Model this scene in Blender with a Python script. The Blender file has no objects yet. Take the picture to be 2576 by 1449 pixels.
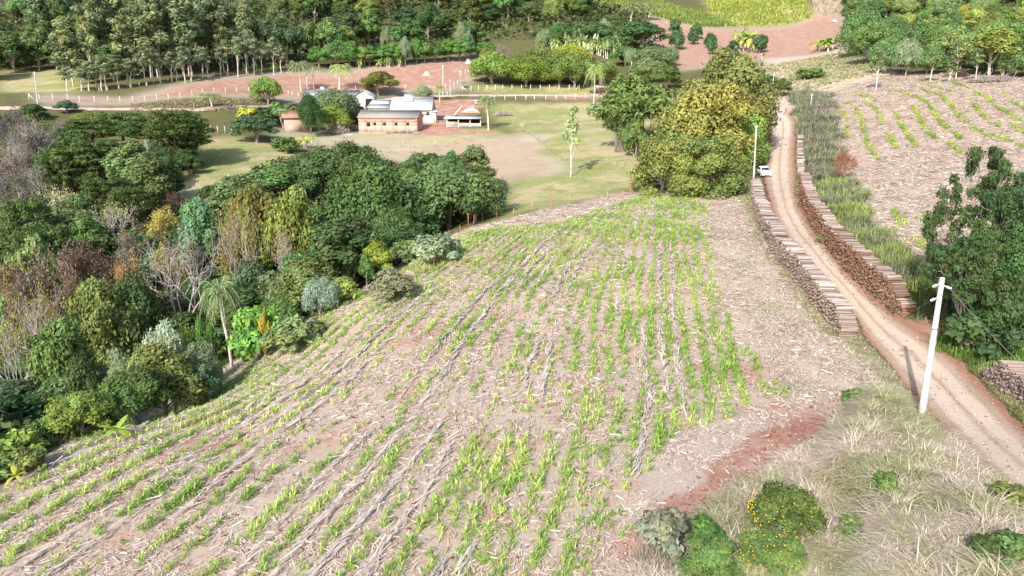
import bpy, math, random
import numpy as np
PI = math.pi
rad = math.radians
C = bpy.context.scene.collection
RNG = np.random.default_rng(7)

# ---------------------------------------------------------------- camera model
TH = rad(15.0); F = 1786.0; CX, CY = 1288.0, 724.5; CAMZ = 20.0
cT, sT = math.cos(TH), math.sin(TH)
def ray(px, py):
    u = (np.asarray(px, float) - CX) / F; v = (CY - np.asarray(py, float)) / F
    return u, cT + v * sT, -sT + v * cT
def at(px, py, D):
    u, yw, zw = ray(px, py)
    return (float(D * u / yw), float(D), float(D * zw / yw + CAMZ))

# ---------------------------------------------------------------- noise
def _hash(ix, iy, s):
    n = (ix.astype(np.int64) * 374761393 + iy.astype(np.int64) * 668265263 + s * 1442695041) & 0xffffffff
    n = ((n ^ (n >> 13)) * 1274126177) & 0xffffffff
    n = n ^ (n >> 16)
    return (n & 0xffff) / 65535.0
def vnoise(x, y, s=0):
    x = np.asarray(x, float); y = np.asarray(y, float)
    ix = np.floor(x); iy = np.floor(y); fx = x - ix; fy = y - iy
    fx = fx * fx * (3 - 2 * fx); fy = fy * fy * (3 - 2 * fy)
    a = _hash(ix, iy, s); b = _hash(ix + 1, iy, s); c = _hash(ix, iy + 1, s); d = _hash(ix + 1, iy + 1, s)
    return a + (b - a) * fx + (c - a) * fy + (a - b - c + d) * fx * fy
def fbm(x, y, s=0, o=4):
    r = 0; a = .5; t = 0
    for i in range(o):
        r = r + a * vnoise(x * 2 ** i, y * 2 ** i, s + i * 17); t += a; a *= .5
    return r / t

# ---------------------------------------------------------------- terrain
CP = [  # picture x, y (2576 wide) and ground distance
 (1288,1449,24),(0,1449,25.8),(600,1449,25),(2000,1449,23),(2576,1449,21.5),
 (150,1110,39.5),(700,1100,37),(1300,1100,35.5),(1900,1100,34.7),(2317,1053,38),
 (850,790,58.3),(1300,800,55),(1700,800,53.5),(2140,830,51.2),(2290,800,54),(2500,850,50),
 (1150,600,81),(1500,600,77),(1750,600,75.4),(1960,600,75),(2080,600,76),(2300,600,71),
 (2300,450,99),(2300,300,145),(2300,220,180),(2400,190,197),(2150,230,192),(2576,200,178),
 (2576,450,86),(2576,300,128),(2500,620,64),
 (1925,445,117),(1960,285,168),(1975,350,146),(2100,200,215),(1790,480,106),(2004,445,116),
 (1400,450,125),(1300,350,172),(1480,300,205),(1150,400,155),(1000,390,165),(1600,420,130),
 (980,325,200),(850,270,228),(1300,240,245),(1150,300,212),(1500,240,243),(720,320,195),
 (300,275,185),(0,262,180),(300,250,198),(100,210,225),(300,215,215),(500,185,240),(600,275,195),
 (700,170,262),(950,165,275),(850,200,255),(1180,150,300),(1350,212,264),(1470,140,315),
 (1620,200,262),(1700,130,330),(1750,68,400),(2000,60,392),(1880,130,322),(2090,130,300),
 (2130,60,352),(1600,10,470),(2000,0,520),(1550,60,400),(520,400,150),(480,480,122),(600,350,172),
 (1800,280,190),
]
WP = [  # world x, y, z below the camera for ground that the trees hide
 (-28,50,-25),(-36,68,-27.5),(-28,80,-26.5),(-24,95,-24),(-60,60,-28),(-62,85,-26.5),(-45,95,-24),
 (-85,110,-22),(-90,145,-15),(-50,75,-27.5),(-18,100,-21),(-90,60,-26),
 (-150,150,-10),(-120,320,24),(-120,450,58),(-120,700,112),(-300,320,26),(-300,450,60),(-300,700,115),
 (20,380,38),(40,500,66),(40,700,112),(-60,340,28),
 (170,260,20),(190,330,42),(200,420,66),(220,700,118),(330,330,42),(350,500,90),(120,700,115),
 (150,120,-4),(120,60,-12),(60,20,-17),(-60,10,-19),(0,0,-18.5),(60,40,-15.5),
 (500,200,5),(-500,200,5),(500,600,100),(-500,600,100),
]
pts = []
for x, y, d in CP:
    pts.append(at(x, y, d))
for x, y, z in WP:
    pts.append((x, y, z + CAMZ))
P = np.array(pts)
def tps_fit(P, lam=4.0):
    n = len(P); S = 100.0
    X = P[:, :2] / S
    d = np.linalg.norm(X[:, None] - X[None], axis=2)
    K = np.where(d > 0, d * d * np.log(d + 1e-12), 0) + np.eye(n) * lam * 1e-4
    Q = np.hstack([np.ones((n, 1)), X])
    A = np.zeros((n + 3, n + 3)); A[:n, :n] = K; A[:n, n:] = Q; A[n:, :n] = Q.T
    w = np.linalg.solve(A, np.concatenate([P[:, 2], np.zeros(3)]))
    return X, w, S
_X, _w, _S = tps_fit(P)
GX0, GY0, GS = -560.0, -60.0, 2.5
gnx, gny = 450, 344
gx = GX0 + np.arange(gnx) * GS; gy = GY0 + np.arange(gny) * GS
GZ = np.zeros((gny, gnx))
for j in range(gny):
    q = np.stack([gx, np.full(gnx, gy[j])], 1) / _S
    d = np.linalg.norm(q[:, None] - _X[None], axis=2)
    GZ[j] = np.where(d > 0, d * d * np.log(d + 1e-12), 0) @ _w[:-3] + _w[-3] + q @ _w[-2:]
GZ = np.clip(GZ, -12, 170)
def H(x, y):
    x = np.asarray(x, float); y = np.asarray(y, float)
    fx = np.clip((x - GX0) / GS, 0, gnx - 1.001); fy = np.clip((y - GY0) / GS, 0, gny - 1.001)
    ix = fx.astype(int); iy = fy.astype(int); fx = fx - ix; fy = fy - iy
    return (GZ[iy, ix] * (1 - fx) * (1 - fy) + GZ[iy, ix + 1] * fx * (1 - fy) +
            GZ[iy + 1, ix] * (1 - fx) * fy + GZ[iy + 1, ix + 1] * fx * fy)
TS = 8.0 * np.exp(np.linspace(0, math.log(90), 2600))
def hit(px, py):
    """ground point seen at a picture position"""
    u, yw, zw = ray(px, py)
    X = TS * u / yw; Z = TS * zw / yw + CAMZ
    g = Z - H(X, TS)
    k = np.argmax(g < 0)
    if not (g < 0).any(): k = len(TS) - 1
    k = max(k, 1)
    a = g[k - 1] / (g[k - 1] - g[k] + 1e-9); a = min(max(a, 0), 1)
    D = TS[k - 1] + (TS[k] - TS[k - 1]) * a
    return np.array([D * u / yw, D, H(D * u / yw, D)])
def hits(L): return np.array([hit(x, y) for x, y in L])
def proj(x, y, z):
    z = z - CAMZ; dz = y * cT - z * sT; v = (y * sT + z * cT) / dz
    return CX + F * x / dz, CY - F * v

# ---------------------------------------------------------------- mesh helpers
def mk(name, V, faces, mats, col=None, midx=None, smooth=False, link=True):
    """faces: list of (k-column index arrays); col: per-vertex rgb"""
    V = np.asarray(V, np.float32).reshape(-1, 3)
    if isinstance(faces, np.ndarray): faces = [faces]
    faces = [np.asarray(f, np.int32) for f in faces if len(f)]
    tot = np.concatenate([np.full(len(f), f.shape[1], np.int32) for f in faces])
    idx = np.concatenate([f.ravel() for f in faces])
    m = bpy.data.meshes.new(name)
    m.vertices.add(len(V)); m.vertices.foreach_set('co', V.ravel())
    m.loops.add(len(idx)); m.loops.foreach_set('vertex_index', idx)
    m.polygons.add(len(tot))
    st = np.concatenate([[0], np.cumsum(tot)[:-1]]).astype(np.int32)
    m.polygons.foreach_set('loop_start', st)
    m.polygons.foreach_set('loop_total', tot)
    if midx is not None: m.polygons.foreach_set('material_index', np.asarray(midx, np.int32))
    if smooth: m.polygons.foreach_set('use_smooth', np.ones(len(tot), bool))
    for q in (mats if isinstance(mats, (list, tuple)) else [mats]): m.materials.append(q)
    m.update(calc_edges=True)
    if col is not None:
        a = m.color_attributes.new('Col', 'FLOAT_COLOR', 'POINT')
        c = np.ones((len(V), 4), np.float32); c[:, :col.shape[1]] = col
        a.data.foreach_set('color', c.ravel())
    return m
class MB:
    """collects shapes with per-vertex colours"""
    def __init__(s): s.V = []; s.F = {}; s.n = 0; s.c = []
    def add(s, V, F, col=(1, 1, 1)):
        V = np.asarray(V, float).reshape(-1, 3)
        for f in F:
            s.F.setdefault(len(f), []).append([i + s.n for i in f])
        s.V.append(V); s.n += len(V)
        c = np.asarray(col, float)
        s.c.append(np.tile(c, (len(V), 1)) if c.ndim == 1 else c)
    def addn(s, V, F, col=None):
        V = np.asarray(V, float).reshape(-1, 3); F = np.asarray(F)
        s.F.setdefault(F.shape[1], []).extend((F + s.n).tolist())
        s.V.append(V); s.n += len(V)
        s.c.append(np.tile((1., 1., 1.), (len(V), 1)) if col is None else np.asarray(col, float))
    def box(s, x0, x1, y0, y1, z0, z1, col=(1, 1, 1)):
        V = [(x, y, z) for z in (z0, z1) for y in (y0, y1) for x in (x0, x1)]
        s.add(V, [(0, 2, 3, 1), (4, 5, 7, 6), (0, 1, 5, 4), (2, 6, 7, 3), (0, 4, 6, 2), (1, 3, 7, 5)], col)
    def prism(s, poly, y0, y1, col=(1, 1, 1)):
        """polygon in x,z swept along y"""
        n = len(poly)
        V = [(x, y0, z) for x, z in poly] + [(x, y1, z) for x, z in poly]
        F = [tuple(range(n)), tuple(range(2 * n - 1, n - 1, -1))] + [(i, i + n, (i + 1) % n + n, (i + 1) % n) for i in range(n)]
        s.add(V, F, col)
    def bar(s, a, b, r, k=6, r2=None, col=(1, 1, 1)):
        V, F = tube([a, b], [r, r if r2 is None else r2], k, True)
        s.addn(V, F[0], np.tile(col, (len(V), 1)))
        for f in F[1]: s.F.setdefault(len(f), []).append([i + s.n - len(V) for i in f])
    def mesh(s, name, mat, smooth=False, col=True):
        return mk(name, np.concatenate(s.V), [np.array(f) for f in s.F.values()], mat,
                  np.concatenate(s.c) if col else None, smooth=smooth)
def tube(pts, rr, k=6, caps=False):
    pts = np.asarray(pts, float); m = len(pts)
    T = np.gradient(pts, axis=0); T /= np.linalg.norm(T, axis=1)[:, None] + 1e-9
    ref = np.array([0.31, 0.95, 0.07]) if abs(T[0][2]) > .8 else np.array([0.05, .1, 1.])
    U = np.cross(T, ref); U /= np.linalg.norm(U, axis=1)[:, None] + 1e-9
    W = np.cross(T, U)
    a = np.arange(k) * 2 * PI / k
    V = pts[:, None] + (U[:, None] * np.cos(a)[None, :, None] + W[:, None] * np.sin(a)[None, :, None]) * np.asarray(rr, float)[:, None, None]
    i = np.arange(m - 1)[:, None] * k; j = np.arange(k)[None]; j2 = (j + 1) % k
    Fq = np.stack([i + j, i + j2, i + k + j2, i + k + j], 2).reshape(-1, 4)
    V = V.reshape(-1, 3)
    if caps: return V, (Fq, [tuple(range(k - 1, -1, -1)), tuple(range((m - 1) * k, m * k))])
    return V, Fq
def tubes_mesh(paths, k=5):
    Vs, Fs, n = [], [], 0
    for p, r in paths:
        V, Fq = tube(p, r, k); Vs.append(V); Fs.append(Fq + n); n += len(V)
    return np.concatenate(Vs), np.concatenate(Fs)

# ---------------------------------------------------------------- object helpers
def ob(name, mesh, parent=None, loc=(0, 0, 0), rot=(0, 0, 0), sc=(1, 1, 1), color=None):
    o = bpy.data.objects.new(name, mesh); C.objects.link(o)
    o.location = loc; o.rotation_euler = rot; o.scale = sc
    if parent is not None: o.parent = parent
    if color is not None: o.color = (*color, 1)
    return o
def tag(o, label, cat, group=None, kind=None):
    if label: o['label'] = label
    if cat: o['category'] = cat
    if group: o['group'] = group
    if kind: o['kind'] = kind
    return o
def thing(name, label, cat, loc, rz=0, group=None):
    return tag(ob(name, None, None, loc, (0, 0, rz)), label, cat, group)

# ---------------------------------------------------------------- materials
def newmat(name):
    m = bpy.data.materials.new(name); m.use_nodes = True
    nt = m.node_tree; nt.nodes.clear(); return m, nt, nt.nodes, nt.links
def N(nt, t, **k):
    n = nt.nodes.new(t)
    for a, b in k.items():
        if a in n.inputs: n.inputs[a].default_value = b
        else: setattr(n, a, b)
    return n
def mixc(nt, f, a, b, mode='MIX'):
    n = nt.nodes.new('ShaderNodeMix'); n.data_type = 'RGBA'; n.blend_type = mode; n.clamp_factor = True
    for s, v in ((0, f), (6, a), (7, b)):
        if isinstance(v, (int, float)): n.inputs[s].default_value = v
        elif isinstance(v, tuple): n.inputs[s].default_value = (*v, 1)[:4]
        else: nt.links.new(v, n.inputs[s])
    return n.outputs[2]
def math_(nt, op, a, b=0.0, c=None, clamp=False):
    n = nt.nodes.new('ShaderNodeMath'); n.operation = op; n.use_clamp = clamp
    for i, v in enumerate((a, b) if c is None else (a, b, c)):
        if isinstance(v, (int, float)): n.inputs[i].default_value = v
        else: nt.links.new(v, n.inputs[i])
    return n.outputs[0]
def noise(nt, vec, scale, detail=4, rough=.55, dist=0.0):
    n = N(nt, 'ShaderNodeTexNoise'); n.inputs['Scale'].default_value = scale
    n.inputs['Detail'].default_value = detail; n.inputs['Roughness'].default_value = rough
    n.inputs['Distortion'].default_value = dist
    if vec is not None: nt.links.new(vec, n.inputs['Vector'])
    return n.outputs[0]
def ramp(nt, f, a, b):
    n = N(nt, 'ShaderNodeMapRange'); n.clamp = True; n.interpolation_type = 'SMOOTHSTEP'
    n.inputs[1].default_value = a; n.inputs[2].default_value = b
    nt.links.new(f, n.inputs[0]); return n.outputs[0]
def finish(nt, color, rough=.9, spec=.2, bump=None, bstr=.5, bdist=.1, metal=0, trans=0.0):
    b = N(nt, 'ShaderNodeBsdfPrincipled'); o = N(nt, 'ShaderNodeOutputMaterial')
    if isinstance(color, tuple): b.inputs['Base Color'].default_value = (*color, 1)
    else: nt.links.new(color, b.inputs['Base Color'])
    b.inputs['Roughness'].default_value = rough; b.inputs['Specular IOR Level'].default_value = spec
    b.inputs['Metallic'].default_value = metal
    if bump is not None:
        q = N(nt, 'ShaderNodeBump'); q.inputs['Strength'].default_value = bstr; q.inputs['Distance'].default_value = bdist
        nt.links.new(bump, q.inputs['Height']); nt.links.new(q.outputs[0], b.inputs['Normal'])
    if trans:
        t = N(nt, 'ShaderNodeBsdfTranslucent'); x = N(nt, 'ShaderNodeMixShader'); x.inputs[0].default_value = trans
        if isinstance(color, tuple): t.inputs[0].default_value = (*color, 1)
        else: nt.links.new(color, t.inputs[0])
        nt.links.new(b.outputs[0], x.inputs[1]); nt.links.new(t.outputs[0], x.inputs[2]); nt.links.new(x.outputs[0], o.inputs[0])
    else: nt.links.new(b.outputs[0], o.inputs[0])
def attrcol(nt):
    a = N(nt, 'ShaderNodeAttribute'); a.attribute_name = 'Col'; return a
def mat_leaf(name, trans=.29, rough=.6, spec=.25):
    """leaf colour = the object's colour times each leaf's own tint"""
    m, nt, n, l = newmat(name)
    oi = N(nt, 'ShaderNodeObjectInfo'); a = attrcol(nt)
    c = mixc(nt, 1.0, oi.outputs['Color'], a.outputs['Color'], 'MULTIPLY')
    finish(nt, c, rough, spec, trans=trans); return m
def mat_attr(name, rough=.85, spec=.2, trans=0, nscale=0, namt=.2, bump=0):
    m, nt, n, l = newmat(name)
    a = attrcol(nt); c = a.outputs['Color']; bn = None
    if nscale:
        tc = N(nt, 'ShaderNodeTexCoord')
        f = noise(nt, tc.outputs['Object'], nscale, 5)
        c = mixc(nt, 1.0, c, mixc(nt, f, (1 - namt,) * 3, (1 + namt,) * 3), 'MULTIPLY'); bn = f if bump else None
    finish(nt, c, rough, spec, bump=bn, bstr=bump or .5, bdist=.03, trans=trans); return m
def mat_plain(name, col, rough=.8, spec=.3, nscale=3, namt=.15, metal=0, stretch=(1, 1, 1), bump=0):
    m, nt, n, l = newmat(name)
    tc = N(nt, 'ShaderNodeTexCoord'); mp = N(nt, 'ShaderNodeMapping'); mp.inputs['Scale'].default_value = stretch
    l.new(tc.outputs['Object'], mp.inputs[0])
    f = noise(nt, mp.outputs[0], nscale, 6, .6)
    c = mixc(nt, ramp(nt, f, .3, .7), tuple(x * (1 - namt) for x in col), tuple(min(1, x * (1 + namt)) for x in col))
    finish(nt, c, rough, spec, metal=metal, bump=f if bump else None, bstr=bump or .5, bdist=.02); return m
M_leaf = mat_leaf('leaf')
M_palm = mat_leaf('palm_leaf', .2, .45, .35)
M_bark = mat_plain('bark_grey', (.33, .28, .24), .95, .1, 4, .35, stretch=(1, 1, .3))
M_barkp = mat_plain('bark_pale', (.62, .57, .50), .9, .1, 2.5, .3, stretch=(1, 1, .4))
M_barkd = mat_plain('bark_dark', (.13, .105, .085), .95, .1, 4, .3, stretch=(1, 1, .4))

# ================================================================ camera, sun, sky
scn = bpy.context.scene
cam = bpy.data.cameras.new('camera'); cam.lens = 36 * F / 2576; cam.sensor_width = 36; cam.clip_start = .5; cam.clip_end = 3000
co = ob('camera', cam, None, (0, 0, CAMZ), (PI / 2 - TH, 0, 0)); scn.camera = co
SUN_EL, SUN_AZ = rad(34), rad(24)      # light travels away from the camera and to the right
sd = (math.sin(SUN_AZ) * math.cos(SUN_EL), math.cos(SUN_AZ) * math.cos(SUN_EL), -math.sin(SUN_EL))
L = bpy.data.lights.new('sun', 'SUN'); L.energy = 3.9; L.angle = rad(.8); L.color = (1, .955, .89)
from mathutils import Vector
so = ob('sun', L, None, (0, -50, 120)); so.rotation_euler = Vector(sd).to_track_quat('-Z', 'Y').to_euler()
w = bpy.data.worlds.new('World'); scn.world = w; w.use_nodes = True
nt = w.node_tree; sky = nt.nodes.new('ShaderNodeTexSky'); sky.sky_type = 'NISHITA'; sky.sun_disc = False
sky.sun_elevation = SUN_EL; sky.sun_rotation = PI + SUN_AZ; sky.air_density = 1.0; sky.dust_density = 2.5
nt.links.new(sky.outputs[0], nt.nodes['Background'].inputs[0]); nt.nodes['Background'].inputs[1].default_value = .15
scn.view_settings.view_transform = 'Standard'; scn.view_settings.look = 'None'; scn.view_settings.exposure = .47
scn.view_settings.gamma = 1
scn.cycles.max_bounces = 5; scn.cycles.diffuse_bounces = 3; scn.cycles.transmission_bounces = 3; scn.cycles.transparent_max_bounces = 4

# ================================================================ ground zones
def poly(L): return hits(L)[:, :2]
def pip(x, y, pg):
    r = np.zeros(x.shape, bool); n = len(pg)
    for i in range(n):
        x1, y1 = pg[i]; x2, y2 = pg[(i + 1) % n]
        if y1 == y2: continue
        c = ((y1 > y) != (y2 > y)) & (x < (x2 - x1) * (y - y1) / (y2 - y1) + x1)
        r ^= c
    return r
K_field = [(-260,1560),(-60,1300),(150,1130),(300,1060),(640,880),(830,790),(900,730),(1030,655),(1150,585),(1300,545),(1400,520),
           (1600,480),(1880,475),(1895,560),(1960,680),(2100,835),(2250,990),(2310,1060),(2400,1160),(2600,1330),(2700,1700),(-260,1700)]
PG_field = poly(K_field)
# the bank at the lower right stands about a metre above the field
BK = hits([(2080,1560),(2140,1420),(2120,1280),(2040,1190),(2075,1130),(2125,1060),(2160,1000)])[:, :2]
BR = hits([(2190,900),(2250,985),(2320,1060),(2400,1145),(2500,1245),(2600,1340),(2760,1500)])[:, :2]
def segd(x, y, L_):
    d = np.full(np.shape(x), 1e9)
    for (x1, y1), (x2, y2) in zip(L_[:-1], L_[1:]):
        t = np.clip(((x - x1) * (x2 - x1) + (y - y1) * (y2 - y1)) / ((x2 - x1) ** 2 + (y2 - y1) ** 2), 0, 1); d = np.minimum(d, np.hypot(x - x1 - t * (x2 - x1), y - y1 - t * (y2 - y1)))
    return d
PG_bk = np.concatenate([BK, BR, hits([(2760,1700),(2080,1700)])[:, :2]])
def pip(x, y, pg):
    r = np.zeros(x.shape, bool); n = len(pg)
    for i in range(n):
        x1, y1 = pg[i]; x2, y2 = pg[(i + 1) % n]
        if y1 == y2: continue
        r ^= ((y1 > y) != (y2 > y)) & (x < (x2 - x1) * (y - y1) / (y2 - y1) + x1)
    return r
H0 = H
def H(x, y):
    x = np.asarray(x, float); y = np.asarray(y, float); z = H0(x, y)
    if y.size and y.min() < 48:
        q = np.atleast_1d(x) + 0 * np.atleast_1d(y); p = np.atleast_1d(y) + 0 * q; m = pip(q, p, PG_bk)
        a = np.clip(segd(q, p, BK) / 1.3, 0, 1); b_ = np.clip(segd(q, p, BR) / 2.5, 0, 1); a = a * a * (3 - 2 * a); b_ = b_ * b_ * (3 - 2 * b_)
        dz = np.where(m, a * b_ * (.75 + .5 * fbm(q * .35, p * .35, 44, 2)), 0); z = z + (dz if z.ndim else dz[0])
    return z
PG_deadr = poly([(1770,540),(1890,500),(1900,570),(1960,680),(2100,840),(2200,930),(2300,1050),(2130,1010),(1990,990),(1900,900),(1860,800),(1800,660)])
PG_bank = poly([(2175,945),(2135,1060),(2050,1160),(1920,1225),(1790,1320),(1600,1440),(1530,1400),(1650,1280),(1780,1185),(1890,1100),(1990,1060),(2050,1010)])
PG_dry = poly([(2250,1000),(2320,1065),(2400,1130),(2600,1330),(2700,1700),(1500,1700),(1620,1420),(1800,1290),(1950,1180),(2060,1130),(2130,1050)])
PG_past = [poly(q) for q in (
    [(440,500),(480,420),(500,360),(540,340),(640,345),(760,395),(700,420),(600,470),(560,540),(450,560)],
    [(1230,260),(1560,250),(1640,420),(1420,425),(1350,360),(1240,300)],
    [(1230,560),(1280,470),(1450,425),(1640,400),(1640,470),(1400,515),(1150,590)],
    [(0,180),(170,175),(230,215),(180,235),(0,235)], [(1160,215),(1560,200),(1640,240),(1200,232)],
    [(1100,330),(1230,320),(1300,345),(1100,380),(940,385)], [(960,325),(1060,345),(900,360),(800,350)],
    [(1560,240),(1700,235),(1700,300),(1580,330)])]
PG_yard = poly([(880,250),(1540,232),(1540,248),(1240,252),(1170,318),(1110,328),(1062,335),(1050,318),(1060,300),(960,262)])
PG_slope = [poly(q) for q in ([(330,250),(420,220),(560,195),(720,180),(880,180),(1000,160),(1200,140),(1215,165),(1160,225),(900,240),(700,250),(300,262),(90,262),(90,238)],)]
PG_redhill = poly([(1625,40),(1680,50),(1760,70),(1860,70),(2020,55),(2060,20),(2110,30),(2150,70),(2120,120),(2060,140),(1900,150),(1700,180),(1640,140)])
PG_tan = poly([(1920,150),(2160,110),(2260,170),(2160,210),(1990,250),(1900,235)])
PG_rfield = poly([(1985,235),(2150,200),(2300,180),(2700,205),(2700,640),(2420,720),(2300,690),(2200,620),(2180,540),(2110,400),(2060,300)])
PG_deadp = poly([(1240,345),(1330,335),(1420,430),(1260,480),(1160,430),(1000,400),(950,385),(1200,350)])
PG_rshould = poly([(2290,790),(2440,780),(2480,880),(2460,940),(2600,1110),(2480,1040),(2360,900),(2180,760)])
PG_cane = [poly([(1760,-60),(1790,45),(1850,66),(1950,66),(2045,45),(2030,20),(1960,-10),(1900,-60)]), poly([(1640,0),(1700,20),(1760,30),(1790,45),(1850,66),(1760,68),(1640,38)]), poly([(1515,2),(1580,0),(1580,12),(1700,18),(1640,30),(1520,14)])]

nr, nc = 560, 560
yy = -60 + 85 * np.exp(np.linspace(math.log(.3), math.log(9.6), nr))
uu = np.linspace(-1.2, 1.2, nc); uu = uu * (1 + .25 * uu * uu)
U_, Y_ = np.meshgrid(uu, yy); X_ = U_ * (Y_ * .85 + 45)
x = X_.ravel(); y = Y_.ravel()
def jit(amp, sc, s):
    return x + (fbm(x * sc, y * sc, s) - .5) * amp, y + (fbm(x * sc, y * sc, s + 5) - .5) * amp
xa, ya = jit(6, .35, 3); xb, yb = jit(3, .6, 9)
straw = pip(xb, yb, PG_field).astype(float)
dead = pip(xa, ya, PG_deadr).astype(float)
dry = pip(xb, yb, PG_dry).astype(float)
green = np.zeros_like(x)
for q in PG_past: green = np.maximum(green, pip(xa, ya, q))
red = np.zeros_like(x)
red = np.maximum(red, pip(xb, yb, PG_bank) * 1.0)
red = np.maximum(red, pip(xa, ya, PG_yard) * .80)
red = np.maximum(red, pip(xa, ya, poly([(1035,332),(1120,326),(1240,324),(1270,334),(1150,338),(1062,346)])) * .75)
red = np.maximum(red, pip(*jit(5, .25, 33), poly([(720,335),(900,345),(1040,345),(1000,385),(860,372)])) * .42)
red = np.maximum(red, pip(xa, ya, poly([(1230,332),(1320,340),(1400,400),(1410,440),(1330,420),(1260,380)])) * .42)
red = np.maximum(red, pip(xa, ya, PG_rshould) * .95)
sl = np.zeros_like(x)
for q in PG_slope: sl = np.maximum(sl, pip(xa, ya, q))
red = np.maximum(red, sl * .66); dead = np.maximum(dead, sl * .6)
rh = pip(xa, ya, PG_redhill).astype(float); red = np.maximum(red, rh * .62); dead = np.maximum(dead, rh * .5)
dead = np.maximum(dead, pip(*jit(3, .4, 37), poly([(1915,215),(1990,222),(2015,262),(2010,310),(1985,330),(1925,300)])))
red = np.maximum(red, pip(*jit(10, .2, 35), poly([(1060,345),(1240,335),(1330,350),(1290,400),(1200,410),(1000,402)])) * .40)
rf = pip(xb, yb, PG_rfield).astype(float); straw = np.maximum(straw, rf)
tan_ = pip(xa, ya, PG_tan).astype(float); dead = np.maximum(dead, tan_)
dead = np.maximum(dead, pip(*jit(14, .12, 23), PG_deadp) * .55)
red = np.maximum(red, pip(*jit(10, .15, 23), PG_deadp) * .50)
red = np.maximum(red, tan_ * .2) if 'tan_' in globals() else red
dead = np.maximum(dead, pip(*jit(8, .2, 27), poly([(690,320),(900,325),(1060,335),(1000,395),(860,385),(700,345)])) * .45)
green = np.maximum(green, pip(*jit(8, .2, 31), poly([(690,325),(900,335),(1060,340),(1240,330),(1260,350),(1000,395),(860,385),(700,345)])) * .75)
green = np.maximum(green, pip(xa, ya, PG_deadp) * .8)
for q in PG_cane: green = np.maximum(green, pip(x, y, q))
straw = np.where(dry > 0, 0, straw)
z = H(x, y) + (fbm(x * .5, y * .5, 40, 3) - .5) * .35 * np.clip((y - 10) / 100, .35, 1)
# the worn gully along the bank
V = np.stack([x, y, z], 1)
i = np.arange(nr - 1)[:, None] * nc; j = np.arange(nc - 1)[None]
FQ = np.stack([i + j, i + j + 1, i + nc + j + 1, i + nc + j], 2).reshape(-1, 4)
def ground_mat():
    m, nt, n, l = newmat('ground_soil_straw_and_grass')
    tc = N(nt, 'ShaderNodeTexCoord'); P_ = tc.outputs['Object']
    a = attrcol(nt); sp = N(nt, 'ShaderNodeSeparateColor'); l.new(a.outputs['Color'], sp.inputs[0])
    R, G, B, A = sp.outputs[0], sp.outputs[1], sp.outputs[2], a.outputs['Alpha']
    n1 = noise(nt, P_, .35, 5, .6); n2 = noise(nt, P_, 1.6, 6, .65, 1.5); n3 = noise(nt, P_, 6.0, 4, .7, 2.5); n4 = noise(nt, P_, .07, 3)
    def sep(*ms):
        v = ms[0]
        for q in ms[1:]: v = math_(nt, 'ADD', v, q)
        return v
    soil = mixc(nt, ramp(nt, n2, .3, .7), (.30, .125, .085), (.42, .23, .17))
    soil = mixc(nt, ramp(nt, n1, .35, .7), soil, (.46, .31, .245))
    strawc = mixc(nt, ramp(nt, n3, .32, .68), (.34, .265, .215), (.62, .525, .45))
    strawc = mixc(nt, ramp(nt, n1, .35, .65), strawc, (.46, .365, .30))
    # soil shows through the straw
    show = ramp(nt, sep(math_(nt, 'MULTIPLY', n2, .6), math_(nt, 'MULTIPLY', n1, .5), math_(nt, 'MULTIPLY', n4, .35)), 0.74, 0.88)
    strawg = mixc(nt, math_(nt, 'MULTIPLY', show, .80), strawc, mixc(nt, n2, (.36, .155, .10), (.44, .235, .17)))
    deadc = mixc(nt, ramp(nt, n3, .3, .7), (.38, .31, .25), (.66, .57, .49))
    deadc = mixc(nt, ramp(nt, n1, .5, .75), deadc, (.44, .41, .27))
    grass = mixc(nt, ramp(nt, n2, .3, .7), (.19, .235, .075), (.40, .40, .18))
    grass = mixc(nt, ramp(nt, n4, .4, .62), grass, (.47, .40, .24))
    grass = mixc(nt, math_(nt, 'MULTIPLY', ramp(nt, noise(nt, P_, .16, 6, .7, 1.2), .48, .62), .7), grass, (.25, .27, .10))
    grass = mixc(nt, math_(nt, 'MULTIPLY', ramp(nt, n3, .55, .8), .35), grass, (.16, .18, .07))
    grass = mixc(nt, math_(nt, 'MULTIPLY', ramp(nt, n1, .58, .7), .5), grass, (.45, .27, .16))
    floor = mixc(nt, ramp(nt, n2, .35, .7), (.10, .075, .04), (.20, .18, .09))
    floor = mixc(nt, ramp(nt, n1, .45, .6), floor, (.12, .15, .05))
    c = mixc(nt, A, floor, deadc)
    c = mixc(nt, G, c, grass)
    c = mixc(nt, R, c, strawg)
    c = mixc(nt, A, c, mixc(nt, math_(nt, 'MULTIPLY', R, .35), deadc, strawc))
    rr = ramp(nt, sep(math_(nt, 'MULTIPLY', B, 1.0), math_(nt, 'MULTIPLY', n2, .35), math_(nt, 'MULTIPLY', n1, .35)), .72, 1.05)
    redc = mixc(nt, math_(nt, 'MULTIPLY', ramp(nt, n3, .5, .75), .45), soil, (.55, .45, .38))
    c = mixc(nt, rr, c, redc)
    finish(nt, c, .95, .05, bump=n3, bstr=.35, bdist=.10); return m
M_ground = ground_mat()
def soft(a, it):
    a = a.reshape(nr, nc).astype(float)
    for _ in range(it):
        a[1:-1] = (a[:-2] + 2 * a[1:-1] + a[2:]) / 4; a[:, 1:-1] = (a[:, :-2] + 2 * a[:, 1:-1] + a[:, 2:]) / 4
    return a.ravel()
colr = np.stack([soft(straw, 3), soft(green, 4), soft(red, 6), soft(np.maximum(dead, dry), 8)], 1)
tag(ob('ground', mk('ground', V, FQ, M_ground, colr, smooth=True)), None, None, None, 'structure')

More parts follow.
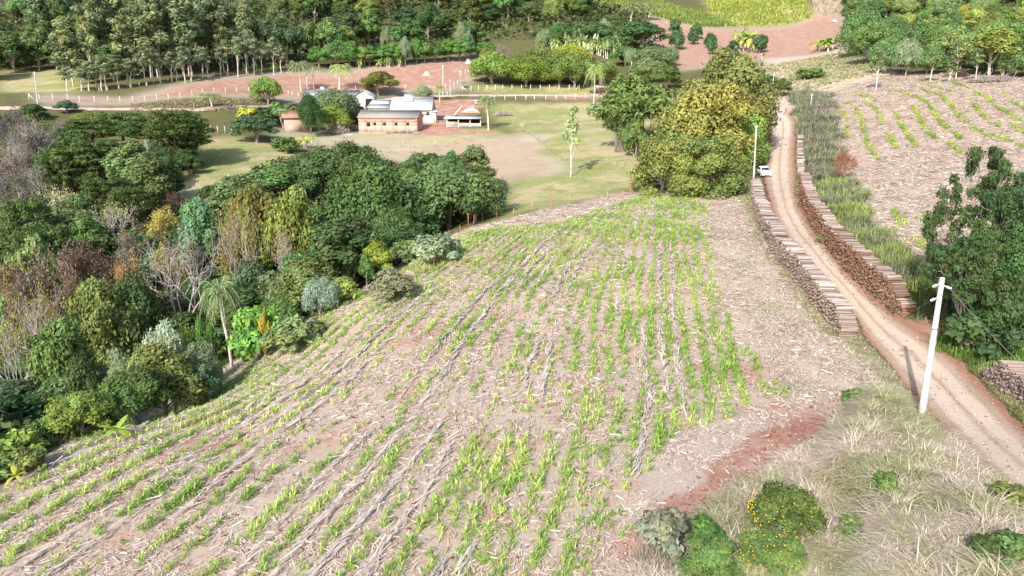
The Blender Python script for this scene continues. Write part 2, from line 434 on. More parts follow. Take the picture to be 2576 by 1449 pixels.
# ================================================================ roads
def resamp(P, n):
    P = np.asarray(P, float); d = np.concatenate([[0], np.cumsum(np.linalg.norm(np.diff(P, axis=0), axis=1))])
    t = np.linspace(0, d[-1], n); return np.stack([np.interp(t, d, P[:, k]) for k in range(P.shape[1])], 1)
def smooth(P, it=2):
    P = np.array(P, float)
    for _ in range(it): P[1:-1] = (P[:-2] + 2 * P[1:-1] + P[2:]) / 4
    return P
def ribbon(name, A, B, n, k, mat, lift=.07, edge=0.0):
    A = smooth(resamp(A[:, :2], n), 6); B = smooth(resamp(B[:, :2], n), 6)
    t = np.linspace(0, 1, k)[None, :, None]
    Pn = A[:, None] * (1 - t) + B[:, None] * t
    if edge:
        e = (fbm(np.arange(n) * .35, np.zeros(n), 5) - .5) * edge
        e2 = (fbm(np.arange(n) * .35, np.zeros(n), 15) - .5) * edge
        dv = (B - A) / (np.linalg.norm(B - A, axis=1)[:, None])
        Pn[:, 0] -= dv * e[:, None]; Pn[:, -1] += dv * e2[:, None]
    X = Pn[..., 0].ravel(); Y = Pn[..., 1].ravel()
    # noise term of the ground repeated so the sheet follows it
    Z = H(X, Y) + (fbm(X * .5, Y * .5, 40, 3) - .5) * .35 * np.clip((Y - 10) / 100, .35, 1) + lift
    i = np.arange(n - 1)[:, None] * k; j = np.arange(k - 1)[None]
    Fq = np.stack([i + j, i + j + 1, i + k + j + 1, i + k + j], 2).reshape(-1, 4)
    d = np.concatenate([[0], np.cumsum(np.linalg.norm(np.diff((A + B) / 2, axis=0), axis=1))])
    uv = np.stack([np.tile(np.linspace(0, 1, k), n), np.repeat(d, k) * .02, np.zeros(n * k)], 1)
    m = mk(name, np.stack([X, Y, Z], 1), Fq, mat, uv, smooth=True)
    return tag(ob(name, m), None, None, None, 'structure')
def road_mat(name, pale, mid, redd, tracks=True):
    m, nt, n, l = newmat(name)
    a = attrcol(nt); sp = N(nt, 'ShaderNodeSeparateColor'); l.new(a.outputs['Color'], sp.inputs[0]); u = sp.outputs[0]
    tc = N(nt, 'ShaderNodeTexCoord'); P_ = tc.outputs['Object']
    n1 = noise(nt, P_, .5, 5, .6); n2 = noise(nt, P_, 7, 5, .7)
    cb = N(nt, 'ShaderNodeCombineXYZ'); l.new(math_(nt, 'MULTIPLY', u, 9.0), cb.inputs[0]); l.new(math_(nt, 'MULTIPLY', sp.outputs[1], 6), cb.inputs[1])
    ns = noise(nt, cb.outputs[0], 2.2, 4, .6, .3)
    uw = math_(nt, 'ADD', u, math_(nt, 'MULTIPLY', math_(nt, 'SUBTRACT', n1, .5), .10))
    # two pale wheel tracks, a brown crown, red shoulders
    def band(c, w_):
        d = math_(nt, 'ABSOLUTE', math_(nt, 'SUBTRACT', uw, c)); return math_(nt, 'SUBTRACT', 1, ramp(nt, d, w_ * .35, w_))
    t = math_(nt, 'MAXIMUM', band(.32, .17), band(.62, .17))
    c = mixc(nt, ramp(nt, ns, .35, .65), mid, tuple(q * .86 for q in mid))
    c = mixc(nt, math_(nt, 'MULTIPLY', t, .75), c, pale)
    c = mixc(nt, math_(nt, 'MULTIPLY', ramp(nt, n1, .5, .75), .35), c, pale)
    e = math_(nt, 'SUBTRACT', 1, ramp(nt, uw, .0, .14))
    e = math_(nt, 'MAXIMUM', e, ramp(nt, uw, .78, .98))
    c = mixc(nt, math_(nt, 'MULTIPLY', e, .9), c, redd)
    c = mixc(nt, 1.0, c, mixc(nt, ramp(nt, n2, .3, .7), (.84,) * 3, (1.1,) * 3), 'MULTIPLY')
    finish(nt, c, .95, .08, bump=n2, bstr=.25, bdist=.04); return m
M_road = road_mat('packed_earth_road', (.66, .54, .435), (.46, .345, .265), (.34, .165, .11))
M_road2 = road_mat('pale_farm_track', (.62, .50, .42), (.54, .42, .34), (.52, .38, .30))
RL = hits([(2760,1480),(2576,1275),(2500,1215),(2400,1110),(2310,1010),(2240,930),(2180,850),(2145,790),(2100,735),(2040,680),(1985,610),(1945,540),(1928,480),(1922,440),(1928,400),(1938,350),(1942,315),(1935,296)])
RR = hits([(2900,1300),(2700,1180),(2576,1075),(2500,1000),(2420,920),(2340,850),(2260,800),(2180,735),(2110,665),(2050,585),(2012,520),(2004,470),(2002,430),(2000,380),(2004,330),(2005,305),(1990,287),(1955,278)])
ribbon('dirt_road', RL, RR, 420, 17, M_road, .10, 1.3)
TL = hits([(-200,280),(0,278),(120,276),(300,279),(500,282),(620,274),(740,262),(1000,250),(1150,243),(1300,243),(1400,243),(1500,244),(1545,246)])
TR = hits([(-200,272),(0,270),(120,268),(300,272),(500,275),(620,267),(740,255),(1000,244),(1150,238),(1300,238),(1400,238),(1500,239),(1545,241)])
ribbon('farm_track', TL, TR, 300, 7, M_road2, .10, .3)
FL = hits([(1925,278),(1940,255),(1985,236),(2060,212),(2140,192),(2225,172)])
FR = hits([(1985,292),(2005,270),(2060,246),(2125,224),(2195,205),(2260,186)])
ribbon('field_path', FL, FR, 80, 7, M_road2, .10, .8)

# ================================================================ firewood stacks
def wood_log(rng, L_, r, endc, barkc, k=7):
    """one log along x, split faces, bark and end colours"""
    a = np.arange(k) * 2 * PI / k + rng.random() * 6
    rr = r * (.78 + .4 * rng.random(k))
    ring = np.stack([np.zeros(k), np.cos(a) * rr, np.sin(a) * rr], 1)
    tp = .85 + .3 * rng.random()
    A = ring + (-L_ / 2, 0, 0); B = ring * (1, tp, tp) + (L_ / 2, 0, 0)
    V = np.concatenate([A, B, A * (1.004, 1, 1), B * (1.004, 1, 1)])
    q = np.array([(i, (i + 1) % k, k + (i + 1) % k, k + i) for i in range(k)])
    e = np.array([[2 * k + i for i in range(k - 1, -1, -1)], [3 * k + i for i in range(k)]])
    c = np.concatenate([np.tile(barkc, (2 * k, 1)) * (.85 + .3 * rng.random((2 * k, 1))), np.tile(endc, (2 * k, 1))])
    return V, q, e, c
M_log = mat_attr('firewood', .9, .1, nscale=14, namt=.3)
def stack_path(K): return smooth(resamp(hits(K)[:, :2], 90), 4)
rs = np.random.default_rng(11)
LOGS = []   # every log: position, heading, tilt, length, radius, colours
def stack(idx, path, side, width, hfun, endp, barkp, topc, sp=.15):
    """path: foot line of the visible face; side +1: logs lie to the right of it"""
    d = np.concatenate([[0], np.cumsum(np.linalg.norm(np.diff(path, axis=0), axis=1))]); Lt = d[-1]
    n = int(Lt / sp)
    for a in range(n):
        s = (a + .5) * sp
        px = np.interp(s, d, path[:, 0]); py = np.interp(s, d, path[:, 1])
        qx = np.interp(min(s + .8, Lt), d, path[:, 0]) - np.interp(max(s - .8, 0), d, path[:, 0])
        qy = np.interp(min(s + .8, Lt), d, path[:, 1]) - np.interp(max(s - .8, 0), d, path[:, 1])
        h = math.atan2(qy, qx); nx, ny = math.sin(h) * side, -math.cos(h) * side
        top = hfun(s, Lt); k = int(top / (sp * .86))
        for b in range(k):
            off = (sp / 2 if b % 2 else 0) + rs.normal() * .015
            L_ = width * (1 + rs.normal() * .035); r = sp * .5 * (1 + rs.normal() * .26)
            ins = width / 2 + rs.normal() * .08
            x_ = px + math.cos(h) * off + nx * ins; y_ = py + math.sin(h) * off + ny * ins
            z_ = float(H(px, py)) - .05 + sp / 2 + b * sp * .86 + rs.normal() * .012
            istop = b >= k - 1
            e = np.array(endp[rs.integers(len(endp))]) * (.7 + .6 * rs.random())
            bk = np.array(topc[rs.integers(len(topc))] if istop else barkp) * (.75 + .5 * rs.random())
            LOGS.append((idx, x_, y_, z_, math.atan2(ny, nx) + rs.normal() * (.07 if istop else .03), rs.normal() * .02, L_, max(r, .045), e, bk))
def hf(h0, amp, seed, taper=1.2, t2=1.0):
    def f(s, Lt):
        q = h0 + amp * (vnoise(s * .25, 0.0, seed) - .5) * 2 + .22 * (vnoise(s * 1.3, 0.0, seed + 3) - .5) * 2
        return max(.3, float(q) * min(1, .45 + s / taper * .55, .45 + (Lt - s) / t2 * .55))
    return f
greyend = [(.34, .25, .205), (.46, .36, .30), (.22, .155, .13), (.60, .50, .42), (.16, .11, .095), (.28, .19, .16)]
redend = [(.25, .165, .125), (.33, .235, .18), (.16, .105, .08), (.43, .33, .265), (.10, .065, .05), (.28, .155, .11)]
darkend = [(.27, .21, .19), (.36, .29, .26), (.18, .135, .125), (.47, .39, .35)]
paletop = [(.34, .285, .255), (.43, .37, .335), (.25, .20, .18), (.17, .125, .11), (.50, .44, .40)]
S_left = [(2112,850),(2080,812),(2045,768),(2010,722),(1975,680),(1945,640),(1920,595),(1900,550),(1890,505),(1890,462)]
S_right = [(2266,800),(2230,776),(2190,742),(2150,708),(2115,672),(2080,628),(2050,584),(2027,545),(2014,505),(2010,470)]
S_third = [(2470,955),(2510,985),(2560,1022),(2640,1085),(2740,1165)]
S_far = [(2007,440),(2005,415),(2004,385),(2006,350)]
stack(0, stack_path(S_left), 1, 1.2, hf(2.1, .18, 2, 1.2, 16), greyend, (.30, .23, .19), paletop)
stack(1, stack_path(S_right), 1, 1.15, hf(2.55, .2, 5, 2.0), redend, (.28, .16, .11), [(.34, .28, .25), (.42, .36, .33), (.25, .19, .17), (.20, .12, .09), (.30, .24, .21)])
stack(2, stack_path(S_third), -1, 1.3, hf(2.0, .1, 9, 1.6), darkend, (.25, .2, .17), [(.45, .37, .33), (.33, .27, .26), (.22, .18, .18), (.5, .42, .37)])
stack(3, stack_path(S_far), 1, 1.0, hf(1.1, .15, 12), greyend, (.3, .22, .18), paletop)
LABS = {0: 'long curved stack of weathered grey firewood between the field and the dirt road',
        1: 'long stack of reddish brown firewood on the far side of the dirt road',
        2: 'dark grey firewood stack by the road at the right edge, under the leafy tree',
        3: 'short firewood stack half sunk in tall grass, up the road beyond the parked car'}
# the 300 logs that show largest are objects of their own, the rest of each pile is one mass
def vis(l):
    k = proj(l[1], l[2], l[3]); ok = k[0] < 2590 and k[1] < 1460
    return (0 if ok else 1000) + l[2]
order = sorted(range(len(LOGS)), key=lambda q: vis(LOGS[q]))
single = set(order[:300])
rl = np.random.default_rng(5)
protos = {}
for si, pal, bk in ((1, redend, (.30, .18, .13)), (2, darkend, (.27, .21, .18)), (0, greyend, (.5, .42, .37))):
    for v in range(6):
        Vv, q, e, c = wood_log(rl, 1.0, .085, np.array(pal[v % len(pal)]) * (.8 + .4 * rl.random()), np.array(bk) * (.7 + .6 * rl.random()))
        protos[(si, v)] = mk('firewood_log', Vv, [q, e], M_log, c)
LL = {2: ('split grey log in the dark firewood stack at the right edge of the road', 'logs of the dark stack at the right edge'),
      1: ('split brown log at the near end of the reddish firewood stack', 'logs at the near end of the reddish stack'),
      0: ('weathered log at the near end of the grey firewood stack beside the field', 'logs at the near end of the grey stack')}
for q in order[:300]:
    idx, x_, y_, z_, hd, tl, L_, r, e, bk = LOGS[q]
    o = ob('firewood_log', protos[(idx, int(rl.integers(6)))], None, (x_, y_, z_), (0, tl, hd), (L_, r / .085, r / .085))
    tag(o, LL[idx][0], 'log', LL[idx][1])
for idx in range(4):
    Vs, Qs, Es, Cs, n0 = [], [], [], [], 0
    for q, l in enumerate(LOGS):
        if l[0] != idx or q in single: continue
        _, x_, y_, z_, hd, tl, L_, r, e, bk = l
        Vv, qq, ee, c = wood_log(rl, L_, r, e, bk, 7 if y_ < 70 else 5)
        ch, sh = math.cos(hd), math.sin(hd)
        W = np.stack([Vv[:, 0] * ch - Vv[:, 1] * sh + x_, Vv[:, 0] * sh + Vv[:, 1] * ch + y_, Vv[:, 2] + Vv[:, 0] * tl + z_], 1)
        Vs.append(W); Qs.append(qq + n0); Es.append((ee + n0)); Cs.append(c); n0 += len(W)
    if not Vs: continue
    byk = {}
    for e_ in Es: byk.setdefault(e_.shape[1], []).append(e_)
    m = mk('firewood_stack', np.concatenate(Vs), [np.concatenate(Qs)] + [np.concatenate(v) for v in byk.values()], M_log, np.concatenate(Cs))
    tag(ob('firewood_stack', m), LABS[idx], 'firewood', None, 'stuff')
print('logs', len(LOGS))

# ================================================================ plants: mesh makers
M_barkb = mat_plain('bark_bare', (.50, .46, .42), .9, .1, 2.5, .25, stretch=(1, 1, .4))
def nrm(v): return v / (np.linalg.norm(v, axis=-1, keepdims=True) + 1e-9)
def leaves(rng, Pc, Nn, size, asp=1.9, tint=(.75, 1.25), hue=.07, droop=0.0):
    """a pointed leaf (four corners) at each point, facing Nn; returns V, F, col"""
    n = len(Pc)
    t = rng.normal(size=(n, 3)); t[:, 2] -= droop; t = nrm(t - Nn * (t * Nn).sum(1, keepdims=True)); b = np.cross(Nn, t)
    s = size * (.65 + .7 * rng.random((n, 1)))
    V = np.stack([Pc - t * s * .5 * asp, Pc + b * s * .5, Pc + t * s * .5 * asp, Pc - b * s * .5], 1)
    Fq = np.arange(4 * n).reshape(n, 4)
    k = tint[0] + (tint[1] - tint[0]) * rng.random((n, 1)); h = rng.normal(size=(n, 1)) * hue
    c = np.concatenate([k * (1 + h), k, k * (1 - h * .8)], 1)
    return V.reshape(-1, 3), Fq, np.repeat(np.clip(c, .2, 2), 4, 0)
def blob_leaves(rng, cen, rad_, n, size, flat=.8, up=.35, inner=.3, lt=.16, **kw):
    """leaves over a set of round clumps; each clump has its own tint"""
    cen = np.asarray(cen, float); rad_ = np.asarray(rad_, float)
    p = rad_ ** 2; p = p / p.sum(); w_ = rng.choice(len(cen), n, p=p)
    d = nrm(rng.normal(size=(n, 3)) + np.array([0, 0, up]))
    stray = rng.random(n) < .10
    rr = np.where(rng.random(n) < inner, rng.random(n) ** .5, .82 + .26 * rng.random(n))
    bump = 1 + .22 * np.sin(d[:, 0] * 5 + w_) * np.sin(d[:, 1] * 6 + w_ * 2.1)
    rr = np.where(stray, 1.02 + .38 * rng.random(n), rr)
    Pc = cen[w_] + d * np.array([1, 1, flat]) * (rad_[w_] * rr * bump)[:, None]
    Nn = nrm(d + rng.normal(size=(n, 3)) * .45 + np.array([0, 0, .25]))
    V, Fq, c = leaves(rng, Pc, Nn, size, **kw)
    lt_ = 1 + rng.normal(size=(len(cen), 1)) * lt; lh = rng.normal(size=(len(cen), 1)) * lt * .28
    T = np.concatenate([lt_ * (1 + lh), lt_, lt_ * (1 - lh)], 1)
    return V, Fq, c * np.repeat(T[w_], 4, 0)
def bend(a, b, k, rng, wob): 
    t = np.linspace(0, 1, k)[:, None]; a = np.asarray(a, float); b = np.asarray(b, float)
    p = a * (1 - t) + b * t; p[1:-1] += rng.normal(size=(k - 2, 3)) * wob; return p
def broad(seed, R=4.5, Ht=9.0, base=2.2, nl=16, n=4200, leaf=.34, flat=.75, dome=1.0, low=False, **kw):
    """rounded broadleaf: clumps over a dome, trunk and a limb to each big clump"""
    rng = np.random.default_rng(seed); cen, rr = [], []
    for i in range(nl):
        f = (i + .5) / nl; ph = i * 2.39996 + rng.normal() * .3
        el = math.asin(min(.98, f ** .8)); q = math.cos(el) * (.72 + .25 * rng.random())
        if low: el = math.asin(min(.98, -.25 + 1.23 * f)); q = math.cos(el) * (.8 + .3 * rng.random())
        zc = base + (Ht - base) * (.22 + .60 * math.sin(el) * dome + .06 * rng.normal())
        cen.append((math.cos(ph) * q * R * .85, math.sin(ph) * q * R * .85, zc)); rr.append(R * (.19 + .20 * rng.random()))
    cen.append((0, 0, base + (Ht - base) * .5)); rr.append(R * .5)
    V, Fq, c = blob_leaves(rng, cen, rr, n, leaf, flat, **kw)
    tr = [(bend((0, 0, -1.2), (rng.normal() * .3, rng.normal() * .3, base + (Ht - base) * .35), 5, rng, .08), np.linspace(.34, .2, 5) * R / 4.5)]
    top = tr[0][0][-1]
    for i in range(0, nl, 2):
        s = tr[0][0][2 + i % 3]; tr.append((bend(s, cen[i], 5, rng, .25), np.linspace(.13, .03, 5) * R / 4.5))
    tv, tf = tubes_mesh(tr, 5)
    return tv, tf, V, Fq, c
def euc(seed, Ht=20.0, n=2600, base=.42, R=3.0, leaf=.36, nl=13):
    rng = np.random.default_rng(seed); cen, rr = [], []
    lean = rng.normal(size=2) * .5
    for i in range(nl):
        f = (i + rng.random()) / nl; zc = Ht * (base + (1 - base) * f * .97)
        q = R * (1 - .65 * f) * (.35 + .65 * rng.random()); ph = i * 2.4 + rng.normal() * .5
        cen.append((math.cos(ph) * q + lean[0] * f, math.sin(ph) * q + lean[1] * f, zc)); rr.append(R * (.34 + .22 * rng.random()) * (1 - .3 * f))
    V, Fq, c = blob_leaves(rng, cen, rr, n, leaf, 1.05, up=.25, asp=2.6, droop=.6)
    tk = bend((0, 0, -1), (lean[0], lean[1], Ht * .97), 8, rng, .10); tr = [(tk, np.linspace(.17, .03, 8))]
    for i in range(nl):
        k = min(7, max(2, int(cen[i][2] / Ht * 7 - .6))); tr.append((bend(tk[k], cen[i], 4, rng, .12), np.linspace(.07, .02, 4)))
    tv, tf = tubes_mesh(tr, 5); return tv, tf, V, Fq, c
def branchy(seed, Ht=10.0, spread=.55, depth=4, nb=4, r0=.22, up=.25, first=.3):
    rng = np.random.default_rng(seed); paths = []; tips = []
    def grow(p, d, L_, r, k):
        e = p + d * L_; pt = bend(p, e, 4, rng, L_ * .05); paths.append((pt, np.linspace(r, r * .62, 4)))
        if k == 0: tips.append(e); return
        for i in range(nb if k > 1 else nb - 1):
            nd = nrm(d + rng.normal(size=3) * spread + np.array([0, 0, up]))
            grow(pt[2] if i % 2 and k < depth else e, nd, L_ * (.62 + .2 * rng.random()), r * .55, k - 1)
        return
    grow(np.array([0, 0, -.8]), nrm(np.array([rng.normal() * .12, rng.normal() * .12, 1.])), Ht * first, r0, depth)
    tv, tf = tubes_mesh(paths, 4); tips = np.array(tips)
    s = Ht / max(tv[:, 2].max(), 1); return tv * s, tf, tips * s
def frond(rng, org, ph, Lf, rise, drop, nleaf, wleaf, lleaf, hang=.6):
    """arching palm frond: rachis curve with leaflets both sides"""
    t = np.linspace(0, 1, 7)
    hx = Lf * (t - .18 * t * t); hz = rise * np.sin(t * PI * .55) * 1.0 - drop * t ** 2.3
    C_ = np.stack([math.cos(ph) * hx, math.sin(ph) * hx, hz], 1) + org
    tt = np.repeat(np.linspace(.12, 1, nleaf), 2); sg = np.tile([-1, 1], nleaf)
    Pb = np.stack([np.interp(tt, t, C_[:, k]) for k in range(3)], 1)
    Tn = nrm(np.stack([np.interp(np.minimum(tt + .05, 1), t, C_[:, k]) - np.interp(tt - .05, t, C_[:, k]) for k in range(3)], 1))
    side = nrm(np.cross(Tn, [0, 0, 1.]) * sg[:, None])
    Ld = lleaf * (1.05 - .55 * np.abs(tt - .4) * 1.6)[:, None] * (.85 + .3 * rng.random((len(tt), 1)))
    e = Pb + (side * .8 + Tn * .55 + np.array([0, 0, -1.]) * hang + rng.normal(size=(len(tt), 3)) * .12) * Ld
    mid = (Pb + e) / 2 + np.array([0, 0, .1]) * Ld; wv = Tn * wleaf
    V = np.stack([Pb, mid + wv, e, mid - wv], 1).reshape(-1, 3)
    return C_, V, np.arange(len(V)).reshape(-1, 4)
def palm(seed, Ht=9.0, nf=28, Lf=3.4, crown=1.25):
    rng = np.random.default_rng(seed); mb = MB(); tr = []
    tk = bend((0, 0, -.8), (rng.normal() * .3, rng.normal() * .3, Ht), 7, rng, .05); tr.append((tk, np.linspace(.24, .17, 7)))
    V_, F_, c_, n = [], [], [], 0
    for i in range(nf):
        f = i / nf; rise = 1.9 * (1 - f) + .35; drop = .5 + 3.3 * f
        C_, V, Fq = frond(rng, tk[-1] + (0, 0, .2), i * 2.4 + rng.random() * .4, Lf * (.8 + .3 * f), rise, drop * crown, 20, .06, .85, .35 + .6 * f)
        tr.append((C_, np.linspace(.05, .015, 7))); k = (.8 + .4 * rng.random()) * (1.1 - .15 * f)
        V_.append(V); F_.append(Fq + n); n += len(V); old = f > .86
        c_.append(np.tile(np.array([1.5, 1.15, .8] if old else [1, 1, 1]) * k, (len(V), 1)))
    tv, tf = tubes_mesh(tr, 5); return tv, tf, np.concatenate(V_), np.concatenate(F_), np.concatenate(c_)
def banana(seed, ns=4, Ht=3.0, spread=1.2, leafL=2.3):
    rng = np.random.default_rng(seed); tr = []; V_, F_, c_, n = [], [], [], 0
    for s in range(ns):
        b = np.array([rng.normal() * spread, rng.normal() * spread, -.3]) if ns > 1 else np.array([0, 0, -.3]); h = Ht * (.75 + .4 * rng.random())
        top = b + (rng.normal() * .2, rng.normal() * .2, h); tr.append((bend(b, top, 4, rng, .03), np.linspace(.16, .1, 4)))
        for i in range(8):
            ph = i * 2.4 + rng.random(); up = 1.5 - 1.3 * i / 8; L_ = leafL * (.7 + .4 * rng.random()); t = np.linspace(0, 1, 6)
            hx = L_ * (t * (.5 + .07 * i)); hz = L_ * (up * t - (.5 + .12 * i) * t ** 2.4)
            C_ = np.stack([math.cos(ph) * hx, math.sin(ph) * hx, hz], 1) + top
            sd_ = np.array([-math.sin(ph), math.cos(ph), 0]); wd = np.array([.06, .24, .3, .29, .2, .02])[:, None] * (.8 + .4 * rng.random())
            sag = np.array([0, 0, -.4]); A = C_ + sd_ * wd + sag * wd; B = C_ - sd_ * wd + sag * wd
            V = np.stack([A, C_, B], 1).reshape(-1, 3); Fq = []
            for k in range(5):
                Fq += [(3 * k, 3 * k + 1, 3 * k + 4, 3 * k + 3), (3 * k + 1, 3 * k + 2, 3 * k + 5, 3 * k + 4)]
            V_.append(V); F_.append(np.array(Fq) + n); n += len(V)
            c_.append(np.tile(np.array([1.2, 1, .8] if i > 5 else [1, 1, 1]) * (.75 + .5 * rng.random()), (len(V), 1)))
    tv, tf = tubes_mesh(tr, 6); return tv, tf, np.concatenate(V_), np.concatenate(F_), np.concatenate(c_)
def araucaria(seed, Ht=16.0, R=5.5, lay=4):
    """candelabra pine: bare trunk, level limbs that turn up at the end in dense dark tufts"""
    rng = np.random.default_rng(seed); tk = bend((0, 0, -1), (0, 0, Ht * .93), 6, rng, .05); tr = [(tk, np.linspace(.42, .2, 6))]; cen, rr = [], []
    for a in range(lay):
        f = a / max(1, lay - 1); zc = Ht * (.62 + .31 * f); n = int(15 - 4 * f); q = R * (1.0 - .42 * f)
        for i in range(n):
            ph = i * 2 * PI / n + rng.normal() * .12 + a; L_ = q * (.8 + .25 * rng.random())
            t = np.linspace(0, 1, 5); C_ = np.stack([math.cos(ph) * L_ * t, math.sin(ph) * L_ * t, zc - .5 * np.sin(t * PI) + 1.3 * t ** 3], 1)
            tr.append((C_, np.linspace(.1, .05, 5)))
            for g in range(3):
                tq = (1.0, .78, .6)[g]; cen.append((math.cos(ph + g * .09) * L_ * tq, math.sin(ph + g * .09) * L_ * tq, zc + (1.2, .7, .5)[g] + rng.normal() * .15)); rr.append((.95, .7, .5)[g] * R / 5.5)
    for i in range(7): cen.append((rng.normal() * R * .2, rng.normal() * R * .2, Ht * .97)); rr.append(.8)
    V, Fq, c = blob_leaves(rng, cen, rr, 7500, .24, .75, up=.5, inner=.15, asp=2.2, lt=.12)
    tv, tf = tubes_mesh(tr, 5); return tv, tf, V, Fq, c
def bamboo(seed, Ht=9.0, R=5.0, n=34):
    rng = np.random.default_rng(seed); tr = []; cen, rr = [], []
    for i in range(n):
        ph = rng.random() * 2 * PI; q = R * (.2 + .8 * rng.random() ** .6); h = Ht * (.75 + .3 * rng.random()) * (1.08 - .4 * (q / R) ** 2)
        t = np.linspace(0, 1, 7); b = .9 * rng.normal(size=2)
        C_ = np.stack([b[0] + math.cos(ph) * q * t ** 2, b[1] + math.sin(ph) * q * t ** 2, h * np.sin(t * PI * .56) - .5], 1)
        tr.append((C_, np.linspace(.06, .02, 7)))
        for k in (4, 5, 6): cen.append(C_[k]); rr.append(1.05 + .4 * rng.random())
    V, Fq, c = blob_leaves(rng, cen, rr, 9000, .26, .7, up=.2, inner=.4, asp=3.2, droop=.8, lt=.12)
    tv, tf = tubes_mesh(tr, 4); return tv, tf, V, Fq, c
def spray(seed, Ht=12.0, n=11000, depth=4):
    """open crowned wattle: visible grey limbs with separate feathery leaf masses"""
    tv, tf, tips = branchy(seed, Ht, .55, depth, 4, .2, .18, .3); rng = np.random.default_rng(seed)
    keep = rng.random(len(tips)) < .62; cen = tips[keep]
    V, Fq, c = blob_leaves(rng, cen, .45 + .45 * rng.random(len(cen)), n, .17, .55, up=.3, inner=.5, asp=2.8, lt=.15)
    return tv, tf, V, Fq, c
def twiggy(seed, Ht=9.0, n=1500, depth=4, leaf=.2):
    tv, tf, tips = branchy(seed, Ht, .6, depth, 4, .125, .3, .28); rng = np.random.default_rng(seed)
    q = tips[rng.integers(len(tips), size=n)] + rng.normal(size=(n, 3)) * .35
    V, Fq, c = leaves(rng, q, nrm(rng.normal(size=(n, 3)) + [0, 0, .5]), leaf, 1.7)
    return tv, tf, V, Fq, c

PR = {}
def proto(key, data, bark=None, leafm=None, dims=None):
    tv, tf, V, Fq, c = data
    tm = mk(key + '_trunk', tv, tf, bark or M_bark, np.ones((len(tv), 3)), smooth=True)
    cm = mk(key + '_crown', V, Fq, leafm or M_leaf, c)
    lo, hi = np.percentile(V, 1, axis=0), np.percentile(V, 99, axis=0)
    PR[key] = (tm, cm, dims or ((hi[0] - lo[0] + hi[1] - lo[1]) / 4, hi[2]))
for k in range(4): proto('broad%d' % k, broad(20 + k, nl=(16, 20, 13, 18)[k], n=9500, leaf=.25))
for k in range(3): proto('dome%d' % k, broad(40 + k, R=5, Ht=9, base=1.2, nl=38, n=20000, leaf=.21, flat=.8, lt=.13))
for k in range(3): proto('full%d' % k, broad(45 + k, R=5, Ht=10, base=-.6, nl=36, n=21000, leaf=.21, flat=.8, dome=1.0, lt=.18, low=True, inner=.15))
for k in range(2): proto('spread%d' % k, broad(50 + k, R=6, Ht=7, base=1.6, nl=40, n=16000, leaf=.22, flat=.55, dome=.85, lt=.12))
for k in range(4): proto('tall%d' % k, broad(60 + k, R=3.2, Ht=13, base=3.0, nl=22, n=9500, leaf=.25, flat=1.1), M_barkp if k % 2 else M_bark)
for k in range(4): proto('euc%d' % k, euc(70 + k), M_barkp)
for k in range(2): proto('thin%d' % k, euc(80 + k, 12, 900, .5, 1.7, .26, 9), M_barkp)
for k in range(2): proto('araucaria%d' % k, araucaria(90 + k), M_barkd)
for k in range(3): proto('palm%d' % k, palm(100 + k), M_barkp, M_palm)
for k in range(3): proto('banana%d' % k, banana(110 + k, spread=.7), M_barkp, M_palm)
proto('banana_single', banana(117, 1), M_barkp, M_palm)
for k in range(4): proto('bush%d' % k, broad(120 + k, R=1.6, Ht=2.6, base=.1, nl=13, n=2600, leaf=.17, flat=.85))
for k in range(2): proto('bamboo%d' % k, bamboo(130 + k), M_bark)
for k in range(3): proto('spray%d' % k, spray(140 + k, depth=4), M_bark)
for k in range(3): proto('twiggy%d' % k, twiggy(150 + k, n=4200, leaf=.16), M_bark)
for k in range(2): proto('bare%d' % k, twiggy(160 + k, 10, 700, leaf=.14), M_barkb)

# leaf colours (real-world base colours)
G_dark = (.060, .090, .032); G_mid = (.095, .140, .042); G_olive = (.135, .155, .050); G_light = (.17, .235, .06); G_yel = (.20, .24, .045)
G_blue = (.095, .145, .08); G_silver = (.17, .20, .115); G_white = (.31, .325, .225); G_autumn = (.20, .155, .05); G_rust = (.135, .085, .062)
G_pinkish = (.15, .11, .09); G_lime = (.27, .40, .055); G_deep = (.035, .07, .026); G_arau = (.065, .095, .030); G_grey = (.17, .18, .12)
rt = np.random.default_rng(99)
GAIN = 1.85
def put(key, name, x_, y_, R_, Ht, label, cat, color, group=None, var=.10, zoff=0.0, rot=None, crown='crown', lean=0):
    """a tree or plant from its maker's meshes: an Empty with trunk and crown below it"""
    tm, cm, (r0, h0) = PR[key]
    t = thing(name, label, cat, (x_, y_, float(H(x_, y_)) + zoff - .1), float(rt.random() * 6.3) if rot is None else rot, group)
    if lean: t.rotation_euler[0] = lean
    k = GAIN * (1 + rt.normal() * var); hh = rt.normal() * var * .4
    col = (max(.01, color[0] * k * (1 + hh) * .94), max(.01, color[1] * k * 1.0), max(.005, color[2] * k * (1 - hh) * .95))
    s = (R_ / r0, R_ / r0, Ht / h0)
    ob('trunk', tm, t, sc=s); ob(crown, cm, t, sc=s, color=col)
    return t
def at_top(key, name, px, ptop, hw, D, label, cat, color, group=None, minh=1.0, rot=None, **kw):
    """place by the picture position of the crown's top, its half width and its ground distance"""
    for _ in range(60):   # step nearer until the crown has room above the ground
        x_, y_, zt = at(px, ptop, D); R_ = hw * D / F * 1.03
        h = zt - float(H(x_, y_))
        if h > 1.15 * R_ and h > minh: break
        D -= 1.0
    h = max(h, minh)
    return put(key, name, x_, y_, R_, h, label, cat, color, group, rot=rot, **kw)
def at_base(key, name, px, py, hw, hpx, label, cat, color, group=None, **kw):
    """place by the picture position of the foot, half width and height"""
    g = hit(px, py); D = g[1]
    return put(key, name, g[0], g[1], hw * D / F, hpx * D / F, label, cat, color, group, **kw)

